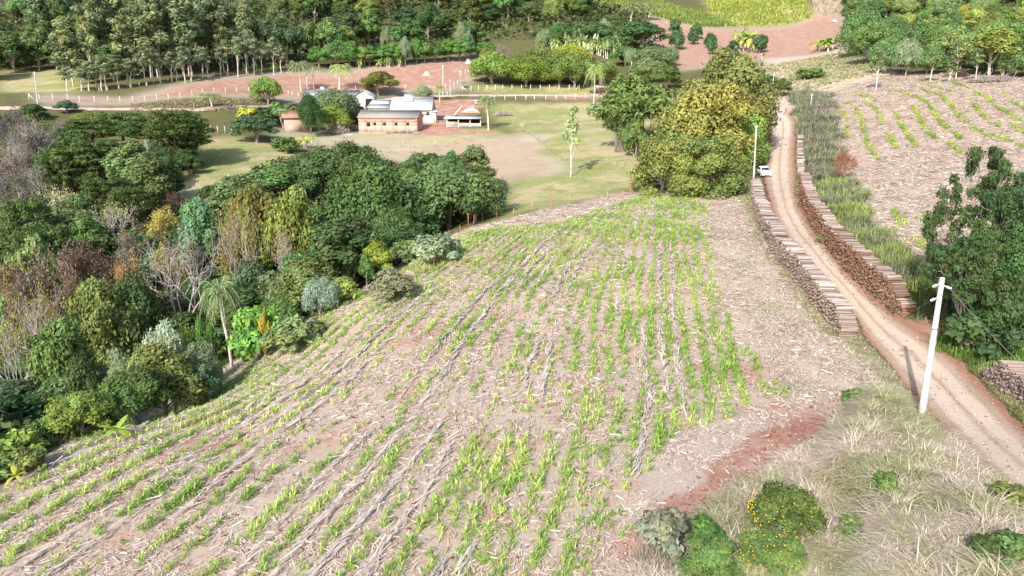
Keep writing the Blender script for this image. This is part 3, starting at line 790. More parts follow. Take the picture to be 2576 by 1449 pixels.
# ================================================================ trees placed one by one
T = at_top
def pick(k, n=4): return '%s%d' % (k, int(rt.integers(n)))
# --- the ravine wood, front edge to back
T('bush0','shrub',40,1085,62,37,'yellow-green shrub at the lower left edge of the field, beside the dark wood','shrub',G_light)
T('broad1','young_tree',190,985,72,40.5,'light yellow-green young tree left of the banana plant at the wood edge','tree',G_light)
T('broad2','young_tree',335,925,80,44,'tall mid green young tree right above the banana plant at the field edge','tree',G_mid)
T('broad0','young_tree',392,872,88,47,'rounded yellow-green tree below the white-leaved tree','tree',G_olive)
T('broad3','young_tree',478,905,62,48.5,'dark blue-green tree on the field edge right of the rounded yellow-green tree','tree',G_blue)
T('spread0','silver_tree',412,825,60,53,'whitish silver-leaved tree standing out in the lower left wood','tree',G_white)
T('spread1','silver_tree',500,868,46,51,'small silver-green tree just right of the whitish tree','tree',G_silver)
T('spread0','silver_tree',298,892,44,48,'small pale silvery tree left of the rounded yellow-green tree','tree',G_silver)
T('twiggy0','flowering_tree',455,815,52,54,'dark tree dotted with yellow flowers behind the whitish tree','tree',G_yel)
T('dome0','broadleaf_tree',232,712,92,63,'big rounded olive-green tree in the middle of the left wood','tree',G_olive)
T('broad1','broadleaf_tree',132,815,76,53,'dark green tree with light tips below left of the big olive tree','tree',G_mid)
T('broad2','broadleaf_tree',205,900,60,49,'dark tree low in the left wood above the yellow-green young tree','tree',G_dark)
T('dome1','broadleaf_tree',320,700,70,66,'shaded dark tree right of the big olive-green tree','tree',G_dark)
T('broad3','broadleaf_tree',60,610,70,70,'pale green rounded tree near the left border','tree',(.15,.21,.08))
T('araucaria0','araucaria',60,500,66,92,'dark conifer with tufted crown at the left border, upper of two','araucaria',G_arau)
T('araucaria1','araucaria',100,570,78,82,'broad dark conifer below its twin at the left border','araucaria',G_arau)
for i,(x_,t_,h_,D) in enumerate([(225,298,66,152),(300,283,62,150),(372,290,66,146),(455,285,60,148),(430,276,60,138),(478,318,40,140),(240,352,66,128),(165,370,70,124),(130,395,45,120)]):
    T('araucaria%d'%(i%2),'araucaria',x_,t_,h_*1.05,D,'dark araucaria in the grove left of the green pasture','araucaria',G_arau,'araucarias grouped left of the pasture')
T('araucaria0','araucaria',262,447,62,108,'dark araucaria below the grove, in front of the light green tree','araucaria',G_arau)
T('araucaria1','araucaria',325,470,50,105,'small dark araucaria right below the grove','araucaria',G_arau)
T('tall0','broadleaf_tree',318,358,55,118,'light grey-green tall tree in front of the araucaria grove','tree',(.14,.18,.07))
T('tall2','broadleaf_tree',372,400,48,113,'hanging vine-clad tree at the right side of the araucaria grove','tree',(.13,.165,.065))
T('tall1','blue_tree',493,505,48,88,'blue-green column-shaped tree left of the autumn-coloured trees','tree',(.11,.20,.10))
T('twiggy1','autumn_tree',560,482,68,88,'half-bare tree with rusty and yellow leaves, left of the autumn pair','tree',G_autumn)
T('broad2','autumn_tree',640,478,60,86,'yellow-orange leaved tree in the middle of the wood','tree',(.16,.15,.045))
T('broad1','autumn_tree',722,482,64,85,'yellow-green autumn tree beside the dark green dome tree','tree',(.16,.175,.045))
T('broad0','broadleaf_tree',600,445,70,112,'grey-green tree behind the autumn-coloured trees','tree',(.11,.15,.065))
T('broad3','broadleaf_tree',700,418,75,122,'mid green tree behind the wood near the pasture corner','tree',G_mid)
T('broad2','broadleaf_tree',545,462,45,115,'small dark green tree at the edge of the green pasture','tree',G_dark)
T('dome2','broadleaf_tree',925,415,112,92,'largest dark green domed tree in the middle of the wood','tree',(.075,.120,.038))
T('dome0','broadleaf_tree',990,532,66,84,'lower dark green dome hanging in front of the largest dome tree','tree',(.070,.110,.038))
T('dome1','broadleaf_tree',885,362,72,124,'dark green tree at the top of the wood below the brick barn','tree',(.07,.105,.038))
T('broad0','broadleaf_tree',800,395,55,120,'grey-green tree left of the tree below the brick barn','tree',(.085,.13,.05))
T('spread0','broadleaf_tree',1120,420,118,101,'wide dark green spreading tree at the right end of the wood','tree',(.085,.125,.048))
T('spread1','broadleaf_tree',1192,452,72,101,'lower right crown of the wood overhanging the pale pasture','tree',(.08,.115,.045))
T('broad3','broadleaf_tree',1130,385,40,112,'small crown rising behind the wide spreading tree','tree',(.08,.15,.05))
T('tall3','broadleaf_tree',1030,470,60,95,'grey-green crown between the domed tree and the spreading tree','tree',(.10,.15,.06))
T('broad1','broadleaf_tree',850,590,70,76,'mid green tree below left of the dark dome at the wood edge','tree',(.09,.16,.05))
T('tall2','broadleaf_tree',760,640,60,70,'vine-hung tree with bright top leaves in the wood below the autumn pair','tree',(.09,.15,.045))
T('dome1','broadleaf_tree',700,745,55,63,'bright green leafy tree right of the lone palm at the wood edge','tree',(.085,.13,.045))
T('broad2','young_tree',950,606,38,73,'small bright yellow-green tree in front of the dark dome','tree',G_yel)
T('tall0','sapling',918,640,18,70,'slender bright green sapling left of the small yellow-green tree','tree',(.09,.15,.045))
T('spread1','silver_tree',800,702,40,61,'thin silver-leaved tree leaning on the field edge','tree',(.23,.27,.20))
T('spread0','silver_tree',690,728,36,66,'silvery crown above the bright leafy tree','tree',G_silver)
T('bush1','shrub',860,700,48,64,'olive-yellow shrub right of the thin silver-leaved tree','shrub',(.2,.24,.06))
T('bush2','shrub',985,678,60,72,'low pale grey-green shrub under the sapling','shrub',(.17,.19,.13))
T('bush3','shrub',1100,588,60,84,'grey brown bush by the orange fence posts','shrub',(.20,.21,.12))
T('bush0','shrub',1030,605,46,80,'olive bush beneath the dark green dome','shrub',(.16,.2,.08))
T('bush1','shrub',640,775,62,57,'green thicket shrub right of the lone palm','shrub',(.12,.22,.05))
T('bush2','shrub',740,800,70,57,'low olive shrub at the field edge below the thin silver tree','shrub',(.19,.22,.09))
T('bush3','shrub',660,780,14,56,'bright yellow bush at the wood edge','shrub',(.26,.22,.04))
T('tall1','leafy_sapling',498,800,10,57,'upright bright green sapling with stacked leaves, left of a pair','sapling',(.10,.2,.045))
T('tall1','leafy_sapling',526,815,10,57,'upright bright green sapling with stacked leaves, right of a pair','sapling',(.10,.2,.045))
# bare and reddish trees
for a in [('bare0',445,565,95,70,'large bare grey tree with spreading limbs in the middle of the wood',G_pinkish),
          ('bare1',640,520,55,84,'bare pale branched tree under the autumn leaves',G_autumn),
          ('bare0',590,530,50,84,'leaning bare tree left of the autumn pair',G_autumn),
          ('bare1',170,465,60,104,'bare white-limbed tree between two dark conifers',(.3,.3,.12)),
          ('bare0',285,505,50,98,'bare pale tree below the araucaria grove',(.3,.28,.14)),
          ('bare1',25,770,60,52,'tall bare tree with a few yellow leaves at the left border',(.25,.21,.04)),
          ('bare0',80,700,55,58,'bare slim tree with yellow flower tufts near the left border',(.25,.21,.04)),
          ('bare1',700,560,40,80,'bare forked tree right of the autumn leaves',G_rust)]:
    T(a[0],'bare_tree',a[1],a[2],a[3],a[4],a[5],'bare tree',a[6])
for i,(x_,t_,h_,D,c_) in enumerate([(110,640,70,68,G_pinkish),(235,605,62,78,G_rust),(170,625,60,80,G_pinkish),(330,575,50,85,G_pinkish),(380,520,45,98,(.3,.25,.07)),(60,690,60,64,G_pinkish),(300,640,50,75,(.25,.17,.09)),(410,610,45,82,(.24,.2,.07)),(20,660,50,66,G_rust),(435,478,26,112,G_rust),(150,700,50,62,G_rust)]):
    T('twiggy%d'%(i%3),'reddish_tree',x_,t_,h_,D,'leaf-shedding tree with brownish pink twigs in the left wood','tree',c_,'brownish pink trees in the left wood')
for i,(x_,t_,h_,D) in enumerate([(18,270,42,150),(60,290,45,140),(95,330,40,132),(20,340,50,126),(55,380,50,120),(100,410,42,116),(15,430,45,112),(140,300,30,150)]):
    T('bare%d'%(i%2) if i%2 else 'twiggy%d'%(i%3),'leafless_tree',x_,t_,h_*1.1,D,'pinkish grey leafless tree at the left border above the conifers','bare tree',(.13,.108,.10),'leafless trees at the left border')
for x_,t_,h_,D,k in [(250,372,44,134,'broad1'),(320,362,46,136,'broad2'),(395,352,44,138,'dome0'),(445,360,36,138,'broad3'),(470,385,28,134,'broad0'),(405,395,40,128,'broad1'),(425,440,34,118,'broad2'),(180,330,40,145,'broad3'),(455,330,36,142,'broad2')]:
    T(k,'grove_tree',x_,t_,h_,D,'dark leafy tree filling in beneath the araucaria grove','tree',G_dark,'dark trees under the araucaria grove')
# understorey of the ravine
UG = 'understorey trees filling the ravine wood'
ucols = [G_dark, G_mid, G_olive, (.09,.13,.05), (.12,.15,.06), G_blue, (.115,.13,.06), G_deep]
PGw = poly([(0,1180),(300,1020),(640,870),(830,780),(1000,640),(1180,560),(1200,500),(1000,430),(820,390),(640,440),(560,520),(440,520),(380,420),(180,330),(0,300),(-260,400),(-260,1300)])
cnt = 0
xr = rt.uniform(-75, 6, 2500); yr = rt.uniform(36, 128, 2500)
ok = pip(xr, yr, PGw); done = []
for a, b in zip(xr[ok], yr[ok]):
    if cnt >= 105: break
    if any((a - p) ** 2 + (b - q) ** 2 < 13 for p, q in done): continue
    inside = pip(np.array([a]), np.array([b]), PG_field)[0]
    if inside or (b > 106 and a < -18) or (b > 100 and -62 < a < -44): continue
    done.append((a, b)); cnt += 1
    # keep below the placed crowns
    h = (4.5 + 3.0 * rt.random()) * min(1, .35 + (b - 30) / 60)
    near = b < 62
    put(pick('broad') if rt.random() < .6 else pick('tall'), 'understorey_tree', a, b, (2.0 if near else 2.6) + 1.2 * rt.random(), h + 1,
        'small dark understorey tree inside the ravine wood', 'tree', ucols[int(rt.integers(8))], UG)
# --- middle ground
T('broad1','broadleaf_tree',640,292,52,180,'dark bluish tree left of the tiled shed','tree',(.07,.11,.06))
T('spread0','broadleaf_tree',668,195,34,214,'small spreading light green tree on the red bank behind the track','tree',(.16,.22,.06))
T('bush0','shrub',715,345,30,178,'rounded dark green shrub at the top of the green pasture','shrub',G_mid)
T('dome1','climber_covered_tree',776,238,26,188,'tall dark ivy-green tree between the tiled shed and the woodpile','tree',(.055,.11,.035))
T('spread1','broadleaf_tree',845,228,50,206,'grey-green spreading tree in front of the white house','tree',(.11,.14,.07))
T('broad0','broadleaf_tree',840,265,34,196,'bright yellow-green small tree in front of the open shed','tree',(.16,.21,.045))
T('broad2','broadleaf_tree',950,180,42,243,'round tree with orange flowers behind the white house','tree',(.16,.17,.05))
T('dome0','trimmed_shrub',1019,262,16,213,'clipped round dark shrub at the gable of the white house','shrub',(.045,.10,.03))
T('broad3','broadleaf_tree',165,252,24,182,'small dark blue-green round tree by the track at the left','tree',(.075,.125,.085))
T('broad2','broadleaf_tree',80,262,30,172,'dark green tree beside the leafless trees at the left border','tree',(.06,.1,.045))
T('spread1','broadleaf_tree',215,282,34,168,'olive tree in front of the track left','tree',G_olive)
T('spread0','broadleaf_tree',1063,215,22,238,'thin pale round tree by the farm track','tree',(.2,.22,.12))
T('bush3','shrub',620,268,26,196,'yellowish bush left of the tiled shed','shrub',(.3,.3,.06))
T('bush2','shrub',700,258,34,198,'low green bush row behind the tiled shed','shrub',G_mid)
T('bush1','shrub',655,270,30,197,'dark green bush left of the tiled shed','shrub',G_dark)
# mango row
for i,(x_,t_,h_,D,c_) in enumerate([(1240,133,50,262,(.14,.175,.04)),(1325,140,52,260,(.15,.19,.04)),(1408,134,46,264,(.15,.2,.05)),(1445,136,44,256,(.13,.165,.04)),(1512,155,38,258,(.14,.18,.05))]):
    T(('dome0','dome1','dome2','dome0','spread1')[i],'mango_tree',x_,t_,h_,D,['leftmost domed yellow-green tree of the lawn row','second domed yellow-green tree in the lawn row','darker third tree of the lawn row with a broad crown','fourth domed tree of the lawn row','lighter rightmost tree of the lawn row behind the palm'][i],'tree',c_,'round trees in a row on the lawn')
T('dome2','broadleaf_tree',1358,112,34,285,'dense olive green tree right behind the lawn row','tree',(.13,.15,.045))
T('dome0','conifer_bush',1222,118,14,292,'small brown-green rounded tree at the red bank, left of the lawn row','tree',(.13,.13,.05))
T('twiggy0','bare_tree',1268,110,22,290,'small purple-grey leafless tree behind the lawn row','bare tree',(.2,.165,.165))
T('spread0','broadleaf_tree',1440,112,40,300,'yellow-green tree between the lawn row and the banana grove','tree',(.25,.26,.05))
# large trees right of the centre
T('bamboo0','bamboo_clump',1605,195,88,150,'large green bamboo-like clump with drooping sprays, left of the tall yellowish tree','bamboo',(.10,.14,.045))
T('bamboo1','bamboo_clump',1562,255,44,147,'lower left part of the drooping green clump','bamboo',(.085,.12,.04))
T('bush1','shrub',1600,300,30,140,'green shrub at the foot of the drooping clump','shrub',(.09,.125,.04))
for x_,t_,h_,D,k,c_,lb in [(1835,135,108,138,'full1',(.165,.165,.055),'tall olive yellow tree crown behind the others by the road'),
      (1785,215,112,124,'full0',(.185,.17,.05),'biggest ochre-green tree in the centre of the roadside group'),
      (1862,285,64,128,'full2',(.13,.19,.05),'green tree leaning toward the road above the parked car'),
      (1680,345,76,106,'full2',(.165,.175,.052),'yellow-olive tree at the lower left of the roadside group'),
      (1785,345,92,104,'full1',(.15,.168,.05),'olive tree at the lower front of the roadside group'),
      (1842,385,40,120,'full0',(.17,.19,.05),'small olive tree beside the parked car'),
      (1725,260,60,124,'full0',(.15,.19,.06),'green crown between the drooping clump and the ochre tree'),
      (1895,200,34,142,'broad0',(.12,.18,.06),'green tree at the back right of the roadside group')]:
    T(k,'broadleaf_tree',x_,t_,h_,D,lb,'tree',c_)
# more green masses behind the lawn
for i,(x_,t_,h_,D,c_,k,lb) in enumerate([(1625,150,44,262,(.14,.17,.07),'spread0','grey-green tree by the thin pole above the drooping clump'),(1680,165,34,240,(.13,.17,.05),'broad2','olive tree above the roadside group'),
      (1618,55,50,332,(.07,.13,.05),'broad1','dark green tree below the tall palms'),(1652,120,44,300,(.13,.17,.08),'spread1','tree with silvery top left of the red hillside'),
      (1540,92,34,326,(.085,.15,.05),'broad3','mid green tree right of the banana grove'),(1410,62,40,345,(.07,.13,.045),'dome1','mid green crown left above the banana grove'),
      (1500,60,40,350,(.09,.14,.06),'broad2','pale crown above the banana grove'),(1575,118,36,305,(.1,.17,.05),'broad0','green crown right of the banana grove'),
      (1925,186,30,205,(.08,.12,.04),'broad1','dark green orchard tree near the road bend'),(1966,198,24,200,(.11,.14,.045),'broad3','small fruit tree with yellow spots near the road bend')]):
    T(k,'broadleaf_tree',x_,t_,h_,D,lb,'tree',c_)
for x_,y_ in [(1405,72),(1520,65),(1365,92),(1690,132),(1585,140)]:
    at_base('spread%d'%(x_%2),'silver_tree',x_,y_+36,15,46,'small silvery white crown among the trees round the banana grove','tree',G_silver,'silvery crowns near the banana grove')
# coffee-like shrubs on the red hillside
for x_,y_,h_ in [(1696,88,15),(1700,125,19),(1752,98,15),(1742,112,13),(1785,122,15),(1788,137,15),(1843,138,14),(1912,134,18),(1640,160,16)]:
    at_base(pick('bush'),'orchard_shrub',x_,y_,h_*.95,h_*2.3,'small dark green shrub on the red hillside below the cane','shrub',(.055,.10,.045),'dark shrubs on the red hillside')
at_base('bush0','shrub',2034,198,34,24,'flat light green bush just beyond the road bend','shrub',(.13,.18,.055))
# palms
for i,(x_,t_,D,hw,c_,lb,b_) in enumerate([(1228,238,193,27,(.13,.18,.06),'slim palm standing alone right of the open pen',None),(1200,362,120,29,(.14,.21,.06),'short bright palm at the right end of the ravine wood',None),
      (1497,158,222,22,(.17,.23,.05),'tall palm on the fence line right of the lawn row',None),(530,232,196,30,(.16,.22,.06),'yellowish palm by the track at the left',None),
      (752,152,238,25,(.11,.16,.06),'palm with hanging dead fronds left of two bare poles',None),(848,160,243,28,(.20,.27,.08),'bushy palm behind the white house',None),
      (1588,8,405,30,(.16,.21,.08),'tall palm between the wood and the cane field',None),(1632,12,415,20,(.16,.21,.08),'smaller palm right of the tall palm by the cane field',None),
      (708,272,193,22,(.12,.2,.07),'small palm with pale trunk in front of the tiled shed',None),(1105,212,236,12,(.2,.24,.07),'tiny palm beside the farm track',None),
      (560,698,61,52,(.095,.15,.045),'lone palm with drooping fronds inside the lower wood',None),(1160,205,268,12,(.18,.26,.12),'grey-green dwarf palm on the lawn',None)]):
    T('palm%d'%(i%3),'palm_tree',x_,t_,hw,D,lb,'palm',c_,crown='fronds')
# banana plants
T('banana_single','banana_plant',285,1050,46,40,'yellow-green banana plant at the lower left field edge','banana plant',(.20,.26,.05),crown='leaves',rot=.6)
T('banana1','banana_plant',765,338,26,170,'yellow-leaved banana plant below the woodpile','banana plant',(.25,.28,.07),crown='leaves')
T('banana_single','banana_plant',1055,590,16,76,'small light banana plant under the dark dome tree','banana plant',(.2,.28,.06),crown='leaves')
T('banana_single','banana_plant',545,868,22,53,'small yellow banana plant by the field edge right of the silver tree','banana plant',(.25,.27,.05),crown='leaves')
T('banana_single','banana_plant',40,1165,30,35,'yellow banana leaves at the far lower left','banana plant',(.25,.27,.05),crown='leaves')
for i in range(16):
    x_ = 1395 + (i % 8) * 22 + rt.normal() * 5; y_ = 133 + (i // 8) * 14 - (i % 8 < 4) * 14 + rt.normal() * 3
    at_base(pick('banana',3),'banana_clump',x_,y_,17,42,'grey-green banana clump in the grove above the lawn row','banana plant',(.19,.24,.11),'banana grove above the lawn row',crown='leaves')
at_base('banana0','banana_clump',1880,128,34,44,'large yellow-green banana clump on the red hillside','banana plant',(.22,.28,.07),crown='leaves')
at_base('banana1','banana_clump',1868,118,26,42,'second yellow-green banana clump behind the large one on the red hillside','banana plant',(.23,.29,.07),crown='leaves')
at_base('banana2','banana_clump',2092,128,32,38,'round green banana clump alone at the foot of the right hill','banana plant',(.20,.30,.06),crown='leaves')
for x_ in (620,640,690,745,905,960,975,1005): at_base(pick('banana',3),'banana_plant',x_,183-(x_-620)*.04,10,24,'pale banana plant along the foot of the wooded hill','banana plant',(.22,.29,.11),'banana plants along the hill foot',crown='leaves')
# --- wooded hill, left: eucalyptus stand in front
for i in range(34):
    x_ = 165 + i * 14.5 + rt.normal() * 6; base = 226 - (x_ - 165) * .085; g = hit(x_, base - 6 - rt.random() * 22)
    hpx = (120 + 70 * rt.random()) * (1.15 if 250 < x_ < 420 else .95)
    put(pick('euc'),'eucalyptus_tree',g[0],g[1],2.9+1.1*rt.random(),hpx*g[1]/F,'tall eucalyptus with pale slim trunk in the stand behind the white-post fence','eucalyptus',(.165,.185,.095) if i%3 else (.125,.15,.085),'eucalyptus stand at the hill foot')
for i in range(26):
    x_ = 175 + i * 21 + rt.normal() * 7; base = 238 - (x_ - 165) * .10; g = hit(x_, base - rt.random() * 8)
    put('thin%d'%(i%2),'young_eucalyptus',g[0],g[1],1.7+.5*rt.random(),(58+35*rt.random())*g[1]/F,'young thin-trunked tree in the front row of the stand','young tree',(.17,.19,.11),'thin young trees at the front of the stand')
for x_,b_,h_ in [(485,190,190),(110,120,150)]:
    g = hit(x_,b_); put('euc1','eucalyptus_tree',g[0],g[1],4.5,h_*g[1]/F,'very tall white-trunked eucalyptus %s' % ('right of the stand' if x_>200 else 'in the upper left corner'),'eucalyptus',(.13,.17,.09))
# hill forest: individual crowns over the slope
def fill(pg, n, dmin, seed, keys, cols, Rr, Hr, name, label, cat, group, power=1.0):
    r = np.random.default_rng(seed); P2 = poly(pg); x0, y0 = P2.min(0); x1, y1 = P2.max(0); out = []; t = 0
    while len(out) < n and t < 60000:
        t += 1; a = r.uniform(x0, x1); b = y0 + (y1 - y0) * r.random() ** power
        if not pip(np.array([a]), np.array([b]), P2)[0]: continue
        dm = dmin * (.8 + .5 * (b - y0) / (y1 - y0 + 1))
        if any((a - p) ** 2 + (b - q) ** 2 < dm * dm for p, q in out): continue
        out.append((a, b))
        put(keys[int(r.integers(len(keys)))], name, a, b, r.uniform(*Rr), r.uniform(*Hr), label, cat, cols[int(r.integers(len(cols)))], group, var=.16)
    return len(out)
hc = [(.075,.12,.045),(.095,.145,.05),(.12,.15,.06),(.075,.115,.06),(.14,.17,.055),(.09,.12,.06),(.13,.14,.07),(.10,.16,.05),(.16,.19,.06)]
hcd = [(.06,.10,.04),(.075,.115,.045),(.095,.125,.055),(.10,.13,.05)]
n1 = fill([(-60,215),(0,190),(170,175),(300,205),(500,170),(720,165),(1000,160),(1190,130),(1230,110),(1330,95),(1420,70),(1560,45),(1520,0),(1500,-50),(1000,-60),(0,-60),(-160,0)], 250, 4.6, 5,
     ['broad0','broad1','broad2','broad3','tall0','tall1','tall2','tall3','dome0'], hc, (4.2,6.6), (9,16), 'forest_tree',
     'broadleaf tree within the closed forest on the hill behind the farm', 'tree', 'forest trees on the hill behind the farm', 1.5)
for i in range(16):
    x_ = 800 + i * 27 + rt.normal() * 8; g = hit(x_, 172 - (x_ - 800) * .055)
    put(pick('broad'),'forest_edge_tree',g[0],g[1],3+1.5*rt.random(),6+3*rt.random(),'low bright tree along the lower edge of the hill forest','tree',[(.10,.20,.05),(.13,.2,.06),(.08,.15,.05)][i%3],'low trees on the forest edge above the red bank')
for x_,y_ in [(1160,90),(1178,110),(975,100),(870,75),(1020,125)]:
    at_base('spread0','silver_tree',x_,y_+40,15,62,'silver-white crown among the hill forest trees','tree',G_silver,'silver-white crowns in the hill forest')
n2 = fill([(2140,80),(2130,0),(2060,-10),(2000,-60),(2300,-60),(2750,-60),(2750,205),(2576,200),(2440,190),(2380,180),(2250,150),(2150,110)], 170, 4.0, 8,
     ['broad0','broad1','broad2','broad3','spread0','spread1','tall1','tall3'], [(.10,.155,.05),(.13,.19,.055),(.15,.19,.07),(.10,.15,.055),(.20,.22,.06),(.12,.18,.05)], (3.6,5.4), (7,12), 'hill_tree',
     'tree on the wooded slope above the harvested right field', 'tree', 'trees on the right-hand wooded slope', 1.3)
for i,(x_,t_,h_,D) in enumerate([(2175,20,44,270),(2200,60,50,245),(2250,45,50,250),(2300,60,48,225),(2240,95,40,215),(2340,120,40,205)]):
    T(('dome1','dome0','dome2')[i%3],'slope_tree',x_,t_,h_,D,'large rounded green tree at the left corner of the right-hand slope','tree',(.095,.15,.055),'rounded trees at the corner of the right slope')
T('spread1','silver_tree',2290,100,26,205,'silver-grey tree at the foot of the right slope','tree',G_silver)
for i,(x_,t_,D) in enumerate([(2215,120,188),(2350,130,188),(2395,150,183),(2468,120,182),(2530,150,178),(2420,100,190)]):
    T('thin%d'%(i%2),'slim_tree',x_,t_,16,D,'slim pale-trunked tree at the edge of the right-hand slope','tree',(.14,.18,.08),'slim pale trees at the right slope edge')
n3 = fill([(1190,60),(1240,95),(1400,60),(1530,70),(1530,-60),(1190,-60)], 45, 5.0, 15, ['broad0','broad1','broad2','broad3','dome0','tall1'], hc, (4.5,6.5), (9,14), 'forest_tree', 'broadleaf tree within the closed forest on the hill behind the farm', 'tree', 'forest trees on the hill behind the farm', 1.3)
print('forest', n1, n2, n3)
# --- right foreground trees
for a in [('spray0',2500,375,98,54,'open feathery tree with visible grey limbs at the right, left part','tree',(.055,.088,.030)),('spray1',2585,440,85,52,'feathery dark tree at the right border','tree',(.045,.075,.028)),
          ('spray2',2520,560,66,49,'low half-bare feathery tree below the open tree at the right','tree',(.06,.095,.032)),('dome2',2580,640,85,48,'dense dark tree over the small stack at the right border','tree',(.04,.085,.028)),
          ('dome0',2620,520,80,50,'dark crown at the right border behind the feathery tree','tree',(.045,.09,.03))]:
    T(a[0],'feathery_tree' if 'feath' in a[5] else 'broadleaf_tree',*a[1:])
T('bare0','bare_tree',2430,650,45,51,'fallen-looking bare grey tree by the end of the reddish stack','bare tree',(.3,.25,.2))
T('bush3','shrub',2470,770,70,47,'dark green shrub between the dark stack and the leafy tree','shrub',(.045,.075,.03))
T('twiggy0','rust_shrub',2133,380,34,108,'rust-red leaved small tree at the edge of the harvested right field','tree',(.24,.095,.06))
T('bush1','shrub',-5,1145,55,36,'low green shrub in the left border gap of the wood','shrub',G_olive)
T('bush2','shrub',112,1050,52,40,'mid green shrub between the two yellow-green plants at the lower left','shrub',G_mid)
T('bush0','shrub',262,1028,40,42,'light shrub behind the banana plant at the lower left','shrub',G_olive)
T('bush3','shrub',60,1130,45,36.5,'small olive shrub beside the lowest banana leaves','shrub',G_olive)
for x_,y_,h_,D in [(2150,1300,44,27.5),(2235,1180,30,31.5)]: T(pick('bush'),'shrub',x_,y_,h_,D,'low green weedy shrub among the dry grass of the bottom right bank','shrub',(.10,.145,.05),'low shrubs in the dry bank grass')
T('spray1','feathery_tree',2478,600,78,47,'dense dark feathery crown below the open feathery tree','tree',(.048,.078,.028))
T('broad2','broadleaf_tree',2545,700,62,46,'dark rounded crown under the feathery trees at the right border','tree',(.055,.085,.03))
# bottom right
T('full0','citrus_tree',1985,1228,96,25.8,'round citrus tree dotted with yellow fruit at the bottom right','citrus tree',(.085,.12,.036))
T('full1','citrus_tree',1790,1362,88,23.4,'yellow-green citrus tree cut by the bottom border','citrus tree',(.115,.155,.042))
T('full2','citrus_tree',1945,1350,85,23.6,'lower citrus tree with yellow-green tips beside the fruiting tree','citrus tree',(.11,.15,.042))
T('bush0','shrub',1775,1300,48,25.2,'dark green shrub between the citrus trees and the grey bush','shrub',(.06,.12,.035))
T('bush1','shrub',1672,1285,70,24.8,'grey-green feathery bush at the bottom right','shrub',(.17,.17,.12))
T('bush2','shrub',2160,975,34,39,'small green bush on the bank beside the near pole','shrub',(.10,.17,.045))
T('bush3','shrub',2560,1215,60,30,'yellow-brown bush at the right border below the road','shrub',(.15,.15,.045))
T('bush2','shrub',2545,1340,80,25,'green leafy bush in the bottom right corner','shrub',(.08,.115,.04))
# yellow fruit on the citrus trees
M_fruit = mat_plain('yellow_fruit', (.72, .50, .04), .5, .3, 4, .1)
def fruit(tree, n, seed, spread):
    rg = np.random.default_rng(seed); d = nrm(rg.normal(size=(n, 3)) + [0, -.5, .1]); oc = np.array([(1, 0, 0), (-1, 0, 0), (0, 1, 0), (0, -1, 0), (0, 0, 1), (0, 0, -1)], float)
    of = np.array([(0, 2, 4), (2, 1, 4), (1, 3, 4), (3, 0, 4), (2, 0, 5), (1, 2, 5), (3, 1, 5), (0, 3, 5)])
    P_ = d * np.array(spread) * .98 + np.array([0, 0, spread[2] * 1.05]); V = (P_[:, None] + oc[None] * .036).reshape(-1, 3); Fq = (np.arange(n)[:, None, None] * 6 + of[None]).reshape(-1, 3)
    m = mk('fruit', V, Fq, M_fruit); o = ob('fruit', m, tree); o['kind'] = 'stuff'
for o in list(C.objects):
    if o.name.startswith('citrus_tree') and 'fruit' in o.get('label', ''):
        cr = [c for c in o.children if c.name.startswith('crown')][0]; bb = np.array([v[:] for v in cr.bound_box]) * np.array(cr.scale); e = (bb.max(0) - bb.min(0)) / 2
        fruit(o, 230 if 'dotted' in o['label'] else 60, 4, (e[0] * .82, e[1] * .82, e[2] * .72))

# ================================================================ crops, straw and grasses
def blades(rng, B, h, yaw, lean, wd, seg=3, col=None):
    """curved tapering blades: base B (n,3), height h, yaw, lean (0 upright .. 1 flat)"""
    n = len(B); t = np.linspace(0, 1, seg + 1)[None, :, None]
    dx = np.stack([np.cos(yaw), np.sin(yaw), np.zeros(n)], 1)[:, None]; sd_ = np.stack([-np.sin(yaw), np.cos(yaw), np.zeros(n)], 1)[:, None]
    h = h[:, None, None]; ln = lean[:, None, None]
    Cc = B[:, None] + dx * h * ln * (t ** 1.6) + np.array([0, 0, 1.]) * h * (t * (1 - .15 * ln) - .55 * ln * t ** 2.5)
    w_ = wd[:, None, None] * np.array([.6, 1, .75, .08] if seg == 3 else ([.7, 1, .1] if seg == 2 else [1, .15]))[None, :, None]
    V = np.stack([Cc - sd_ * w_, Cc + sd_ * w_], 2).reshape(n, -1, 3); m = 2 * (seg + 1)
    q = np.array([(2 * k, 2 * k + 1, 2 * k + 3, 2 * k + 2) for k in range(seg)])
    Fq = (np.arange(n)[:, None, None] * m + q[None]).reshape(-1, 4)
    return V.reshape(-1, 3), Fq, (np.repeat(col, m, 0) if col is not None else None)
def plants(rng, B, Ht, nl, wd, col, lean=(.3, 1.15), seg=3, stem=True, st=.25):
    """leafy maize-like plants: nl blades up a stem for every base point"""
    n = len(B); k = np.tile(np.arange(nl), n); b = np.repeat(B, nl, 0).copy(); hh = np.repeat(Ht, nl)
    f = k / nl; b[:, 2] += hh * f * st; b[:, :2] += rng.normal(size=(n * nl, 2)) * .05
    yaw = np.repeat(rng.random(n) * 6.3, nl) + k * 2.4 + rng.normal(size=n * nl) * .5
    L_ = hh * (.75 - .15 * np.abs(f - .4)) * (.8 + .4 * rng.random(n * nl)); le = lean[1] - (lean[1] - lean[0]) * f + rng.normal(size=n * nl) * .1
    c = np.repeat(col, nl, 0) * (.8 + .4 * rng.random((n * nl, 1)))
    V, Fq, cc = blades(rng, b, L_, yaw, np.clip(le, .1, 1.2), wd * hh * (.8 + .4 * rng.random(n * nl)), seg, c)
    return V, Fq, cc
M_crop = mat_attr('crop_leaf', .5, .3, trans=.35)
M_straw = mat_attr('dry_straw', .85, .15, trans=.1)
